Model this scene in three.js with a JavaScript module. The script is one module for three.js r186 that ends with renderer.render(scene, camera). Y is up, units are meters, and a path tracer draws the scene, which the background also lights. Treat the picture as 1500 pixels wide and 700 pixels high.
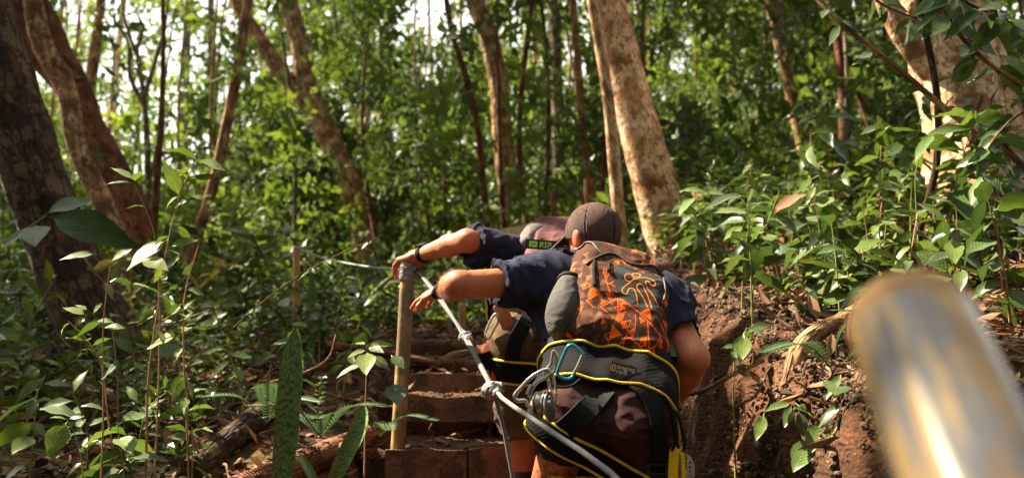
import * as THREE from 'three';
import { mergeGeometries } from 'three/addons/utils/BufferGeometryUtils.js';

// ---------------------------------------------------------------- camera, sky, sun, exposure
const scene = new THREE.Scene();
const FPX = 1299, PITCH = 6 * Math.PI / 180;
const camera = new THREE.PerspectiveCamera(2 * Math.atan(350 / FPX) * 180 / Math.PI, 1500 / 700, 0.05, 300);
camera.position.set(0, 1.6, 0);
camera.rotation.set(PITCH, 0, 0);
camera.focus = 2.75;
camera.userData.fStop = 2.3;
const renderer = new THREE.WebGLRenderer({ antialias: true });
renderer.toneMapping = THREE.LinearToneMapping;
renderer.toneMappingExposure = 5.8;
renderer.shadowMap.enabled = true;

const SUN_AZ = -68 * Math.PI / 180, SUN_EL = 50 * Math.PI / 180;   // azimuth from the view axis, negative = left
const sunDir = new THREE.Vector3(Math.sin(SUN_AZ) * Math.cos(SUN_EL), Math.sin(SUN_EL), -Math.cos(SUN_AZ) * Math.cos(SUN_EL));
{
  const w = 256, h = 128, data = new Float32Array(w * h * 4), d = new THREE.Vector3();
  for (let j = 0; j < h; j++) for (let i = 0; i < w; i++) {
    const lat = ((j + 0.5) / h - 0.5) * Math.PI, lon = ((i + 0.5) / w - 0.5) * 2 * Math.PI;
    d.set(Math.cos(lat) * Math.cos(lon), Math.sin(lat), Math.cos(lat) * Math.sin(lon));
    const t = Math.max(0, d.y), c = Math.max(0, d.dot(sunDir));
    const hz = Math.pow(1 - t, 2.2), glow = 0.5 * Math.pow(c, 4) + 1.2 * Math.pow(c, 24);
    const k = (j * w + i) * 4;
    data[k] = 0.40 + 0.42 * hz + glow * 1.0;
    data[k + 1] = 0.44 + 0.38 * hz + glow * 0.96;
    data[k + 2] = 0.52 + 0.28 * hz + glow * 0.86;
    data[k] *= 0.64; data[k + 1] *= 0.62; data[k + 2] *= 0.57; data[k + 3] = 1;
  }
  const sky = new THREE.DataTexture(data, w, h, THREE.RGBAFormat, THREE.FloatType);
  sky.mapping = THREE.EquirectangularReflectionMapping;
  sky.magFilter = sky.minFilter = THREE.LinearFilter; sky.needsUpdate = true;
  scene.background = sky; scene.environment = sky;
}
const sun = new THREE.DirectionalLight(new THREE.Color(1, 0.87, 0.66), 5);
sun.target.position.set(0, 1, -5); sun.position.copy(sun.target.position).addScaledVector(sunDir, 60);
sun.castShadow = true; sun.shadow.radius = 1; sun.shadow.mapSize.set(4096, 4096);
Object.assign(sun.shadow.camera, { left: -40, right: 40, top: 40, bottom: -40, near: 1, far: 140 });
scene.add(sun, sun.target);

// ---------------------------------------------------------------- helpers
const V = (x, y, z) => new THREE.Vector3(x, y, z);
const cp = Math.cos(PITCH), sp = Math.sin(PITCH);
const P = (px, py, d) => { const x = (px - 750) / FPX * d, y = (350 - py) / FPX * d; return V(x, 1.6 + y * cp + d * sp, y * sp - d * cp); };
const camVec = (x, y, z) => V(x, y * cp - z * sp, y * sp + z * cp);      // camera axes to world axes
const toPx = (v) => { const y0 = v.y - 1.6, d = y0 * sp - v.z * cp, y = y0 * cp + v.z * sp; return [750 + v.x / d * FPX, 350 - y / d * FPX, d]; };
function rng(seed) { let a = seed >>> 0; return () => { a |= 0; a = a + 0x6D2B79F5 | 0; let t = Math.imul(a ^ a >>> 15, 1 | a); t = t + Math.imul(t ^ t >>> 7, 61 | t) ^ t; return ((t ^ t >>> 14) >>> 0) / 4294967296; }; }
const clamp = (x, a, b) => Math.max(a, Math.min(b, x)), lerp = (a, b, t) => a + (b - a) * t;
const ss = (a, b, x) => { const t = clamp((x - a) / (b - a), 0, 1); return t * t * (3 - 2 * t); };
function h3(x, y, z) { let n = Math.imul(x, 374761393) + Math.imul(y, 668265263) + Math.imul(z, 2147483647 - 1640531527) | 0; n = Math.imul(n ^ n >>> 13, 1274126177); n ^= n >>> 16; return (n >>> 0) / 4294967296; }
function vn(x, y, z) {
  const xi = Math.floor(x), yi = Math.floor(y), zi = Math.floor(z); let a = x - xi, b = y - yi, c = z - zi;
  a = a * a * (3 - 2 * a); b = b * b * (3 - 2 * b); c = c * c * (3 - 2 * c);
  const l = (p, q, t) => p + (q - p) * t;
  return l(l(l(h3(xi, yi, zi), h3(xi + 1, yi, zi), a), l(h3(xi, yi + 1, zi), h3(xi + 1, yi + 1, zi), a), b),
    l(l(h3(xi, yi, zi + 1), h3(xi + 1, yi, zi + 1), a), l(h3(xi, yi + 1, zi + 1), h3(xi + 1, yi + 1, zi + 1), a), b), c);
}
const fbm = (x, y, z, o = 4) => { let s = 0, a = 0.5, n = 0; for (let i = 0; i < o; i++) { s += a * vn(x, y, z); n += a; a *= 0.5; x = x * 2.03 + 7; y = y * 2.03 + 3; z = z * 2.03 + 5; } return s / n; };
// periodic 2D noise for textures
const pn = (u, v, f, seed) => { const x = u * f, y = v * f, xi = Math.floor(x), yi = Math.floor(y); let a = x - xi, b = y - yi; a = a * a * (3 - 2 * a); b = b * b * (3 - 2 * b); const m = (k) => ((k % f) + f) % f; return lerp(lerp(h3(m(xi), m(yi), seed), h3(m(xi + 1), m(yi), seed), a), lerp(h3(m(xi), m(yi + 1), seed), h3(m(xi + 1), m(yi + 1), seed), a), b); };
const pn2 = (u, v, fu, fv, seed) => { const x = u * fu, y = v * fv, xi = Math.floor(x), yi = Math.floor(y); let a = x - xi, b = y - yi; a = a * a * (3 - 2 * a); b = b * b * (3 - 2 * b); const m = (k, f) => ((k % f) + f) % f; return lerp(lerp(h3(m(xi, fu), m(yi, fv), seed), h3(m(xi + 1, fu), m(yi, fv), seed), a), lerp(h3(m(xi, fu), m(yi + 1, fv), seed), h3(m(xi + 1, fu), m(yi + 1, fv), seed), a), b); };
const pf = (u, v, f, seed, o = 4) => { let s = 0, a = 0.5, n = 0; for (let i = 0; i < o; i++) { s += a * pn(u, v, f, seed + i); n += a; a *= 0.55; f *= 2; } return s / n; };
function tex(size, fn, srgb = true) {
  const data = new Uint8Array(size * size * 4);
  for (let j = 0; j < size; j++) for (let i = 0; i < size; i++) { const c = fn((i + 0.5) / size, (j + 0.5) / size), k = (j * size + i) * 4; data[k] = clamp(c[0], 0, 255); data[k + 1] = clamp(c[1], 0, 255); data[k + 2] = clamp(c[2], 0, 255); data[k + 3] = 255; }
  const t = new THREE.DataTexture(data, size, size); t.wrapS = t.wrapT = THREE.RepeatWrapping; t.magFilter = THREE.LinearFilter; t.minFilter = THREE.LinearMipmapLinearFilter; t.generateMipmaps = true;
  if (srgb) t.colorSpace = THREE.SRGBColorSpace; t.needsUpdate = true; return t;
}
const mix3 = (a, b, t) => [lerp(a[0], b[0], t), lerp(a[1], b[1], t), lerp(a[2], b[2], t)];
const lin = (r, g, b) => new THREE.Color().setRGB(r, g, b);
const hex = (h) => new THREE.Color(h);
const std = (o) => new THREE.MeshStandardMaterial(o);
const phy = (o) => new THREE.MeshPhysicalMaterial(o);

const taken = {}, bases = new WeakMap();
const uniq = (n) => { taken[n] = (taken[n] || 0) + 1; return taken[n] > 1 ? n + '_' + String(taken[n] - 1).padStart(3, '0') : n; };
function thing(name, label, category, base = V(0, 0, 0), group, kind) {
  const o = new THREE.Group(); o.name = uniq(name); o.position.copy(base); scene.add(o);
  o.userData = { label, category }; if (group) o.userData.group = group; if (kind) o.userData.kind = kind;
  bases.set(o, base.clone()); return o;
}
function part(parent, name, geo, mat, extra) {      // geo is given in world coordinates
  const b = bases.get(parent); geo.translate(-b.x, -b.y, -b.z);
  const m = new THREE.Mesh(geo, mat); m.name = name; parent.add(m); bases.set(m, b); if (extra) Object.assign(m.userData, extra); return m;
}
function solo(name, label, category, geo, mat, group, kind) {
  geo.computeBoundingBox(); const b = geo.boundingBox, c = V((b.min.x + b.max.x) / 2, b.min.y, (b.min.z + b.max.z) / 2);
  geo.translate(-c.x, -c.y, -c.z); const m = new THREE.Mesh(geo, mat); m.name = uniq(name); m.position.copy(c); scene.add(m);
  m.userData = { label, category }; if (group) m.userData.group = group; if (kind) m.userData.kind = kind; bases.set(m, c); return m;
}
function instances(name, geo, mat, mats, cols) {
  const m = new THREE.InstancedMesh(geo, mat, mats.length); m.name = name;
  mats.forEach((q, i) => { m.setMatrixAt(i, q); if (cols) m.setColorAt(i, cols[i]); });
  return m;
}
const curve = (pts) => new THREE.CatmullRomCurve3(pts, false, 'centripetal');
// a tapered tube through points; uv in metres; bump = radial noise
function tube(pts, radii, rs = 10, ls = 0, opt = {}) {
  const c = curve(pts), L = c.getLength(); ls = ls || Math.max(4, Math.round(L / (opt.step || 0.15)));
  const fr = c.computeFrenetFrames(ls, !!opt.closed), pos = [], nor = [], uv = [], idx = [];
  const rr = (t) => { if (!Array.isArray(radii)) return radii; const f = t * (radii.length - 1), i = Math.min(radii.length - 2, Math.floor(f)); return lerp(radii[i], radii[i + 1], f - i); };
  const R0 = rr(0.3); const around = Math.max(1, Math.round(2 * Math.PI * R0 / (opt.uvw || 0.5)));
  const q = V();
  for (let j = 0; j <= ls; j++) {
    const t = j / ls, p = c.getPointAt(t), r = rr(t);
    for (let i = 0; i <= rs; i++) {
      const a = (i % rs) / rs * 2 * Math.PI, cs = Math.cos(a), sn = Math.sin(a);
      const n = V().addScaledVector(fr.normals[j], cs).addScaledVector(fr.binormals[j], sn);
      let k = 1; if (opt.noise) { q.copy(p).addScaledVector(n, r); const f = opt.freq || 4; k += opt.noise * (fbm(q.x * f, q.y * f * 0.4, q.z * f, 3) - 0.5) * 2; }
      if (opt.flute) k += opt.flute * Math.sin(a * 3 + t * 5) * (1 - t);
      pos.push(p.x + n.x * r * k, p.y + n.y * r * k, p.z + n.z * r * k); nor.push(n.x, n.y, n.z);
      uv.push(i / rs * around * (opt.uvw || 0.5), t * L);
    }
  }
  for (let j = 0; j < ls; j++) for (let i = 0; i < rs; i++) { const a = j * (rs + 1) + i, b = a + rs + 1; idx.push(a, a + 1, b, b, a + 1, b + 1); }
  if (!opt.open) for (const end of [0, ls]) {
    const p = c.getPointAt(end / ls), tn = fr.tangents[end], s = end ? 1 : -1, o = pos.length / 3;
    pos.push(p.x, p.y, p.z); nor.push(tn.x * s, tn.y * s, tn.z * s); uv.push(0, 0);
    for (let i = 0; i <= rs; i++) { const k = (end * (rs + 1) + i) * 3; pos.push(pos[k], pos[k + 1], pos[k + 2]); nor.push(tn.x * s, tn.y * s, tn.z * s); uv.push(0.02 * Math.cos(i), 0.02 * Math.sin(i)); }
    for (let i = 0; i < rs; i++) end ? idx.push(o, o + 1 + i, o + 2 + i) : idx.push(o, o + 2 + i, o + 1 + i);
  }
  const g = new THREE.BufferGeometry();
  g.setAttribute('position', new THREE.Float32BufferAttribute(pos, 3)); g.setAttribute('normal', new THREE.Float32BufferAttribute(nor, 3)); g.setAttribute('uv', new THREE.Float32BufferAttribute(uv, 2)); g.setIndex(idx);
  if (opt.noise || opt.flute) smoothTube(g, rs, ls);
  return g;
}
function smoothTube(g, rs, ls) {      // normals of the displaced wall, welded along the seam
  const cap = g.attributes.normal.array.slice((rs + 1) * (ls + 1) * 3); g.computeVertexNormals();
  const n = g.attributes.normal;
  for (let j = 0; j <= ls; j++) { const a = j * (rs + 1), b = a + rs; const s = V(n.getX(a) + n.getX(b), n.getY(a) + n.getY(b), n.getZ(a) + n.getZ(b)).normalize(); n.setXYZ(a, s.x, s.y, s.z); n.setXYZ(b, s.x, s.y, s.z); }
  n.array.set(cap, (rs + 1) * (ls + 1) * 3);
}
// closed tube along a closed loop of points (carabiners, rings, piping)
function loop(pts, r, rs = 8, ls = 60) {
  const c = new THREE.CatmullRomCurve3(pts, true, 'centripetal'); return new THREE.TubeGeometry(c, ls, r, rs, true);
}
// ribbon of given width and thickness along points with surface normals
function ribbon(pts, nors, w, th) {
  const pos = [], uv = [], idx = []; let L = 0;
  for (let i = 0; i < pts.length; i++) {
    const t = V().subVectors(pts[Math.min(i + 1, pts.length - 1)], pts[Math.max(i - 1, 0)]).normalize(), n = nors[i].clone().addScaledVector(t, -nors[i].dot(t)).normalize(), s = V().crossVectors(t, n);
    if (i) L += pts[i].distanceTo(pts[i - 1]);
    for (const [a, b, u] of [[-1, 0, 0], [-0.93, 1, 0.02], [0.93, 1, w - 0.02], [1, 0, w]]) { const q = pts[i].clone().addScaledVector(s, a * w / 2).addScaledVector(n, b * th); pos.push(q.x, q.y, q.z); uv.push(u, L); }
  }
  const n = pts.length;
  for (let i = 0; i < n - 1; i++) for (let k = 0; k < 4; k++) { const a = i * 4 + k, b = i * 4 + (k + 1) % 4; idx.push(a, b, a + 4, b, b + 4, a + 4); }
  idx.push(0, 2, 1, 0, 3, 2); const e = (n - 1) * 4; idx.push(e, e + 1, e + 2, e, e + 2, e + 3);
  const g = new THREE.BufferGeometry(); g.setAttribute('position', new THREE.Float32BufferAttribute(pos, 3)); g.setAttribute('uv', new THREE.Float32BufferAttribute(uv, 2)); g.setIndex(idx);
  const f = g.toNonIndexed(); f.computeVertexNormals(); return f;
}
// naive surface nets over a signed distance field
function isoMesh(f, lo, hi, cell, uvf, colf) {
  const nx = Math.ceil((hi.x - lo.x) / cell) + 1, ny = Math.ceil((hi.y - lo.y) / cell) + 1, nz = Math.ceil((hi.z - lo.z) / cell) + 1;
  const val = new Float32Array(nx * ny * nz), I = (i, j, k) => i + nx * (j + ny * k), B = 6;
  for (let k0 = 0; k0 < nz; k0 += B) for (let j0 = 0; j0 < ny; j0 += B) for (let i0 = 0; i0 < nx; i0 += B) {
    const c = f(lo.x + (i0 + 2.5) * cell, lo.y + (j0 + 2.5) * cell, lo.z + (k0 + 2.5) * cell), far = Math.abs(c) > cell * B * 1.45;
    for (let k = k0; k < Math.min(nz, k0 + B); k++) for (let j = j0; j < Math.min(ny, j0 + B); j++) for (let i = i0; i < Math.min(nx, i0 + B); i++)
      val[I(i, j, k)] = far ? c : f(lo.x + i * cell, lo.y + j * cell, lo.z + k * cell);
  }
  const vid = new Int32Array(nx * ny * nz).fill(-1), pos = [], nor = [], uv = [], col = [], idx = [];
  for (let k = 0; k < nz - 1; k++) for (let j = 0; j < ny - 1; j++) for (let i = 0; i < nx - 1; i++) {
    let m = 0; for (let q = 0; q < 8; q++) if (val[I(i + (q & 1), j + (q >> 1 & 1), k + (q >> 2))] < 0) m |= 1 << q;
    if (m === 0 || m === 255) continue;
    let sx = 0, sy = 0, sz = 0, n = 0;
    for (let a = 0; a < 8; a++) for (let b = 0; b < 3; b++) { if (a >> b & 1) continue; const c = a | 1 << b; if ((m >> a & 1) === (m >> c & 1)) continue;
      const va = val[I(i + (a & 1), j + (a >> 1 & 1), k + (a >> 2))], vc = val[I(i + (c & 1), j + (c >> 1 & 1), k + (c >> 2))], t = va / (va - vc);
      sx += (a & 1) + (b === 0 ? t : 0); sy += (a >> 1 & 1) + (b === 1 ? t : 0); sz += (a >> 2) + (b === 2 ? t : 0); n++; }
    const x = lo.x + (i + sx / n) * cell, y = lo.y + (j + sy / n) * cell, z = lo.z + (k + sz / n) * cell, e = cell * 0.5;
    vid[I(i, j, k)] = pos.length / 3; pos.push(x, y, z);
    let gx = f(x + e, y, z) - f(x - e, y, z), gy = f(x, y + e, z) - f(x, y - e, z), gz = f(x, y, z + e) - f(x, y, z - e); const l = Math.hypot(gx, gy, gz) || 1; nor.push(gx / l, gy / l, gz / l);
    const t = uvf ? uvf(x, y, z) : [x + z * 0.7, y + z * 0.5]; uv.push(t[0], t[1]);
    if (colf) { const c = colf(x, y, z, gx / l, gy / l, gz / l); col.push(c[0], c[1], c[2]); }
  }
  for (let k = 1; k < nz - 1; k++) for (let j = 1; j < ny - 1; j++) for (let i = 1; i < nx - 1; i++) {
    const s = val[I(i, j, k)] < 0;
    const quad = (a, b, c, d, flip) => { if (a < 0 || b < 0 || c < 0 || d < 0) return; flip ? idx.push(a, b, c, a, c, d) : idx.push(a, c, b, a, d, c); };
    if (s !== val[I(i + 1, j, k)] < 0) quad(vid[I(i, j - 1, k - 1)], vid[I(i, j, k - 1)], vid[I(i, j, k)], vid[I(i, j - 1, k)], s);
    if (s !== val[I(i, j + 1, k)] < 0) quad(vid[I(i - 1, j, k - 1)], vid[I(i - 1, j, k)], vid[I(i, j, k)], vid[I(i, j, k - 1)], s);
    if (s !== val[I(i, j, k + 1)] < 0) quad(vid[I(i - 1, j - 1, k)], vid[I(i, j - 1, k)], vid[I(i, j, k)], vid[I(i - 1, j, k)], s);
  }
  const g = new THREE.BufferGeometry();
  g.setAttribute('position', new THREE.Float32BufferAttribute(pos, 3)); g.setAttribute('normal', new THREE.Float32BufferAttribute(nor, 3)); g.setAttribute('uv', new THREE.Float32BufferAttribute(uv, 2));
  if (colf) g.setAttribute('color', new THREE.Float32BufferAttribute(col, 3)); g.setIndex(idx); return g;
}
const smin = (a, b, k) => { const h = Math.max(k - Math.abs(a - b), 0) / k; return Math.min(a, b) - h * h * k * 0.25; };
const bone = (a, b, ra, rb) => { const dx = b.x - a.x, dy = b.y - a.y, dz = b.z - a.z, ll = dx * dx + dy * dy + dz * dz || 1e-9; return (x, y, z) => { const px = x - a.x, py = y - a.y, pz = z - a.z, t = clamp((px * dx + py * dy + pz * dz) / ll, 0, 1), ex = px - dx * t, ey = py - dy * t, ez = pz - dz * t; return Math.sqrt(ex * ex + ey * ey + ez * ez) - (ra + (rb - ra) * t); }; };
const blend = (list, k) => (x, y, z) => { let d = list[0](x, y, z); for (let i = 1; i < list.length; i++) d = smin(d, list[i](x, y, z), k); return d; };
const union = (...l) => (x, y, z) => { let d = 1e9; for (const f of l) d = Math.min(d, f(x, y, z)); return d; };
const half = (p, n) => { n = n.clone().normalize(); return (x, y, z) => (x - p.x) * n.x + (y - p.y) * n.y + (z - p.z) * n.z; };   // negative behind the plane
const ell = (c, X, Y, Z, rx, ry, rz) => (x, y, z) => { const a = x - c.x, b = y - c.y, d = z - c.z, u = (a * X.x + b * X.y + d * X.z) / rx, v = (a * Y.x + b * Y.y + d * Y.z) / ry, w = (a * Z.x + b * Z.y + d * Z.z) / rz, k = Math.sqrt(u * u + v * v + w * w); return (k - 1) * Math.min(rx, ry, rz) * (k > 1 ? 1 : 1); };
const rbox = (c, X, Y, Z, hx, hy, hz, r) => (x, y, z) => { const a = x - c.x, b = y - c.y, d = z - c.z, u = Math.abs(a * X.x + b * X.y + d * X.z) - hx + r, v = Math.abs(a * Y.x + b * Y.y + d * Y.z) - hy + r, w = Math.abs(a * Z.x + b * Z.y + d * Z.z) - hz + r; return Math.hypot(Math.max(u, 0), Math.max(v, 0), Math.max(w, 0)) + Math.min(Math.max(u, v, w), 0) - r; };
const EYE = camera.position.clone();
function hit(px, py, f, start = 1.2) {          // the point of a surface that lies at a pixel, and its normal
  const dir = P(px, py, 1).sub(EYE).normalize(), p = EYE.clone().addScaledVector(dir, start);
  for (let i = 0; i < 160; i++) { const d = f(p.x, p.y, p.z); if (d < 0.0005) break; p.addScaledVector(dir, Math.min(d, 0.2) * 0.7); if (p.z < -6) return null; }
  const e = 0.004, n = V(f(p.x + e, p.y, p.z) - f(p.x - e, p.y, p.z), f(p.x, p.y + e, p.z) - f(p.x, p.y - e, p.z), f(p.x, p.y, p.z + e) - f(p.x, p.y, p.z - e)).normalize();
  return { p, n };
}
const boxOf = (m, ...pts) => { const b = new THREE.Box3().setFromPoints(pts); return [b.min.subScalar(m), b.max.addScalar(m)]; };

// ---------------------------------------------------------------- materials
const soilTex = tex(512, (u, v) => { const n = pf(u, v, 8, 1, 6), m = pf(u, v, 4, 31, 4), g = pn(u, v, 256, 51); let c = mix3([46, 31, 22], [102, 70, 49], clamp((n - 0.25) * 1.6, 0, 1)); c = mix3(c, [76, 48, 31], ss(0.5, 0.7, m) * 0.6); return c.map((x) => x * (0.75 + 0.5 * g)); });
const soilBump = tex(512, (u, v) => { const n = pf(u, v, 12, 2, 6), g = pn(u, v, 128, 52), k = 255 * (n * 0.75 + 0.25 * g); return [k, k, k]; }, false);
const soil = phy({ specularIntensity: 0.3,  map: soilTex, bumpMap: soilBump, bumpScale: 0.03, roughness: 1 });
const floorTex = tex(512, (u, v) => { const n = pf(u, v, 10, 5, 5), m = pf(u, v, 32, 35, 3); let c = mix3([30, 22, 15], [92, 62, 38], clamp((n - 0.3) * 2, 0, 1)); c = mix3(c, [120, 78, 44], ss(0.58, 0.7, m) * 0.7); c = mix3(c, [42, 52, 24], ss(0.6, 0.75, pf(u, v, 6, 61, 3)) * 0.5); return c; });
const forestFloor = phy({ specularIntensity: 0.3,  map: floorTex, bumpMap: soilBump, bumpScale: 0.04, roughness: 1 });
function barkMat(base, dark, pale, patch, moss, seed, crack = 0.6, rough = 0.95) {
  const crk = (u, v) => { const w = 0.03 * (pf(u, v, 8, seed + 90, 3) - 0.5); const a = pn2(u + w, v, 26, 7, seed + 60) * 0.6 + pn2(u + w, v, 52, 16, seed + 61) * 0.4; return ss(0.8, 0.97, 1 - Math.abs(2 * a - 1)); };
  const map = tex(512, (u, v) => {
    const n = pf(u, v * 1, 8, seed, 5), s = pf(u, v, 9, seed + 20, 4), f = pf(u, v, 40, seed + 40, 3), st = pn(u * 1, v, 64, seed + 3) * 0.5 + pf(u, v, 16, seed + 9, 3) * 0.5;
    let c = mix3(dark, base, clamp((n - 0.25) * 2, 0, 1));
    c = mix3(c, pale, ss(0.5, 0.58, s) * patch * (0.6 + 0.4 * f));
    c = mix3(c, dark, ss(0.56, 0.66, f * 0.6 + st * 0.4) * 0.7);
    c = mix3(c, [60, 66, 34], ss(0.55, 0.7, pf(u, v, 4, seed + 70, 4)) * moss);
    c = mix3(c, dark.map((x) => x * 0.7), crk(u, v) * crack);
    return c.map((x) => x * (0.86 + 0.28 * pn(u, v, 256, seed + 8)));
  });
  const bump = tex(512, (u, v) => { const k = 255 * (0.35 * pf(u, v, 20, seed + 40, 4) + 0.35 * pf(u, v, 8, seed, 4) + 0.3 * (1 - crack * crk(u, v))); return [k, k, k]; }, false);
  return phy({ map, bumpMap: bump, bumpScale: 0.028, roughness: rough, specularIntensity: 0.4 });
}
const BARK = {
  dark: barkMat([84, 60, 42], [38, 29, 22], [136, 112, 86], 0.45, 0.35, 3),
  red: barkMat([124, 80, 58], [72, 44, 32], [164, 122, 92], 0.35, 0.15, 13),
  pale: barkMat([212, 168, 130], [112, 78, 52], [232, 204, 172], 0.8, 0.1, 23, 0.25),
  tan: barkMat([178, 136, 98], [92, 64, 42], [212, 180, 146], 0.7, 0.12, 33),
  grey: barkMat([128, 112, 92], [62, 50, 38], [172, 158, 138], 0.6, 0.25, 43),
};
for (const k in BARK) { BARK[k].map.repeat.set(1.1, 1.1); BARK[k].bumpMap.repeat.set(1.1, 1.1); }
const twigMat = std({ color: hex('#7d5a3c'), roughness: 0.9, bumpMap: soilBump, bumpScale: 0.004 });
const stemMat = std({ color: hex('#9a7350'), roughness: 0.85 });
const greenStem = std({ color: hex('#6f7a35'), roughness: 0.8 });
const leafTex = tex(256, (u, v) => { const n = pf(u, v, 6, 77, 4), f = pn(u, v, 64, 78); const rib = Math.abs(((v * 9 + Math.abs(u - 0.5) * 5) % 1) - 0.5); const k = 0.78 + 0.3 * n + 0.12 * f + (rib < 0.05 ? 0.12 : 0) + (Math.abs(u - 0.5) < 0.02 ? 0.2 : 0); return [225 * k, 225 * k, 225 * k * 0.95]; });
const leafBump = tex(256, (u, v) => { const rib = Math.abs(((v * 9 + Math.abs(u - 0.5) * 5) % 1) - 0.5); const k = 255 * clamp(0.5 + 0.35 * (rib - 0.25) * 2 + 0.2 * (pf(u, v, 8, 79, 3) - 0.5), 0, 1); return [k, k, k]; }, false);
const leafMat = (color, tr = 0.38, coat = 0.75, cr = 0.32) => phy({ color, map: leafTex, bumpMap: leafBump, bumpScale: 0.003, roughness: 0.95, specularIntensity: 0.25, transmission: tr, thickness: 0, clearcoat: coat, clearcoatRoughness: cr, side: THREE.DoubleSide });
const LEAFC = [lin(0.085, 0.145, 0.02), lin(0.065, 0.115, 0.018), lin(0.11, 0.175, 0.022), lin(0.14, 0.21, 0.025), lin(0.055, 0.095, 0.02)];
const LEAFM = LEAFC.map((c) => leafMat(c));
const paleLeaf = leafMat(lin(0.17, 0.235, 0.028), 0.48), dryLeaf = phy({ color: lin(0.26, 0.12, 0.055), map: leafTex, roughness: 0.95, transmission: 0.2, thickness: 0, side: THREE.DoubleSide });
const crownLeaf = phy({ color: 0xffffff, roughness: 0.95, specularIntensity: 0.2, transmission: 0.55, thickness: 0, clearcoat: 0.4, clearcoatRoughness: 0.35, side: THREE.DoubleSide });
const litterMat = phy({ color: 0xffffff, roughness: 0.9, specularIntensity: 0.3, transmission: 0.1, thickness: 0, clearcoat: 0.15, clearcoatRoughness: 0.5, side: THREE.DoubleSide });

// ---------------------------------------------------------------- ground and stairs
const stairAt = (d) => d < 1.2 ? Math.max(0, 0.05 * d) : d < 4.1 ? 0.05 + 0.45 * (d - 1.2) : d < 6 ? 1.355 + 0.118 * (d - 4.1) : 1.58 + 0.02 * (d - 6);
function groundY(x, z) {
  const d = -z, n = fbm(x * 0.9 + 3, 1.5, z * 0.9, 4) - 0.5, f = fbm(x * 6, 4, z * 6, 3) - 0.5;
  const s = stairAt(d);
  const L = (d < 3.4 ? 1.1 - 0.4 * (3.4 - Math.max(d, 0.6)) : d < 6 ? 1.1 + 0.19 * (d - 3.4) : 1.594 + 0.02 * (d - 6)) + 0.16 * n + 0.02 * f;
  const xr = Math.min(Math.max(x, 0), 9);
  const R = (d < 8 ? 0.95 + 0.2 * Math.max(d, 0) : 2.55 + 0.03 * (Math.min(d, 30) - 8)) + 0.09 * (xr - 1) + 0.14 * n + 0.02 * f;
  const wl = ss(-0.5, -0.72, x + 0.1 * f), spread = clamp((d - 5.5) * 0.25, 0, 3), wr = ss(0.60, 0.92 + spread, x + 0.16 * n + 0.03 * f);
  const cut = 0.28 * (1 - ss(5.2, 5.6, d)) * (1 - ss(-0.62, -0.75, x) ) ;
  let y = s - cut + 0.04 * n + 0.02 * f; y = lerp(y, L, wl); y = lerp(y, R, wr); return y;
}
{
  const pos = [], uv = [], idx = [], xs = [], ds = [];
  const NX = 300, ND = 340;
  for (let i = 0; i <= NX; i++) { const t = i / NX * 2 - 1; xs.push(Math.sign(t) * (Math.abs(t) * 3.2 + Math.pow(Math.abs(t), 4) * 80) + 0.2); }
  for (let j = 0; j <= ND; j++) { const t = j / ND; ds.push(-14 * Math.pow(1 - Math.min(1, t / 0.12), 1.5) + (t > 0.12 ? Math.pow((t - 0.12) / 0.88, 1) * 9 + Math.pow((t - 0.12) / 0.88, 5) * 110 : 0)); }
  for (let j = 0; j <= ND; j++) for (let i = 0; i <= NX; i++) { const x = xs[i], z = -ds[j]; const y = groundY(x, z), st = clamp((groundY(x + 0.04, z) - groundY(x - 0.04, z)) / 0.16, 0, 1); const e = st * (fbm(x * 2, y * 9, z * 9, 4) - 0.5) * 0.22; pos.push(x + e, y + st * 0.04 * (fbm(x * 12, y * 12, z * 12, 3) - 0.5), z); uv.push(z * 0.8 + x * 0.3, x * 0.5 + y * 0.9); }
  for (let j = 0; j < ND; j++) for (let i = 0; i < NX; i++) { const a = j * (NX + 1) + i, b = a + NX + 1; idx.push(a, a + 1, b, b, a + 1, b + 1); }
  const g = new THREE.BufferGeometry(); g.setAttribute('position', new THREE.Float32BufferAttribute(pos, 3)); g.setAttribute('uv', new THREE.Float32BufferAttribute(uv, 2)); g.setIndex(idx);
  // the cut bank beside the steps is bare soil, the rest forest floor
  const g1 = [], g2 = []; for (let k = 0; k < idx.length; k += 3) { const x = (pos[idx[k] * 3] + pos[idx[k + 1] * 3] + pos[idx[k + 2] * 3]) / 3, z = pos[idx[k] * 3 + 2]; const e = 0.25 * (fbm(x * 3, 9, z * 3, 3) - 0.5); (x > -0.7 + e && x < 1.15 + e && -z < 5.6 + e * 4 ? g1 : g2).push(idx[k], idx[k + 1], idx[k + 2]); }
  g.computeVertexNormals(); g.setIndex([...g1, ...g2]); g.addGroup(0, g1.length, 0); g.addGroup(g1.length, g2.length, 1);
  const m = new THREE.Mesh(g, [soil, forestFloor]); m.name = 'ground'; m.userData = { label: 'sloping forest floor of brown soil and leaf litter', category: 'ground', kind: 'structure' }; scene.add(m);
}
const STEPS = [[1.2, 0.08], [1.6, 0.23], [2.0, 0.41], [2.4, 0.59], [2.8, 0.77], [3.2, 0.95], [3.6, 1.13], [4.0, 1.31], [4.36, 1.385], [4.75, 1.46], [5.25, 1.54], [5.8, 1.6]];
const surfY = (x, z) => { let y = groundY(x, z); if (x > -0.6 && x < 0.7) { const st = STEPS.filter(([d]) => d <= -z).pop(); if (st && -z < 6.4) y = Math.max(y, st[1] + 0.006); } return y; };
const rebarMat = std({ color: hex('#5a3521'), roughness: 0.85, metalness: 0.3, bumpMap: soilBump, bumpScale: 0.004 });
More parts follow.
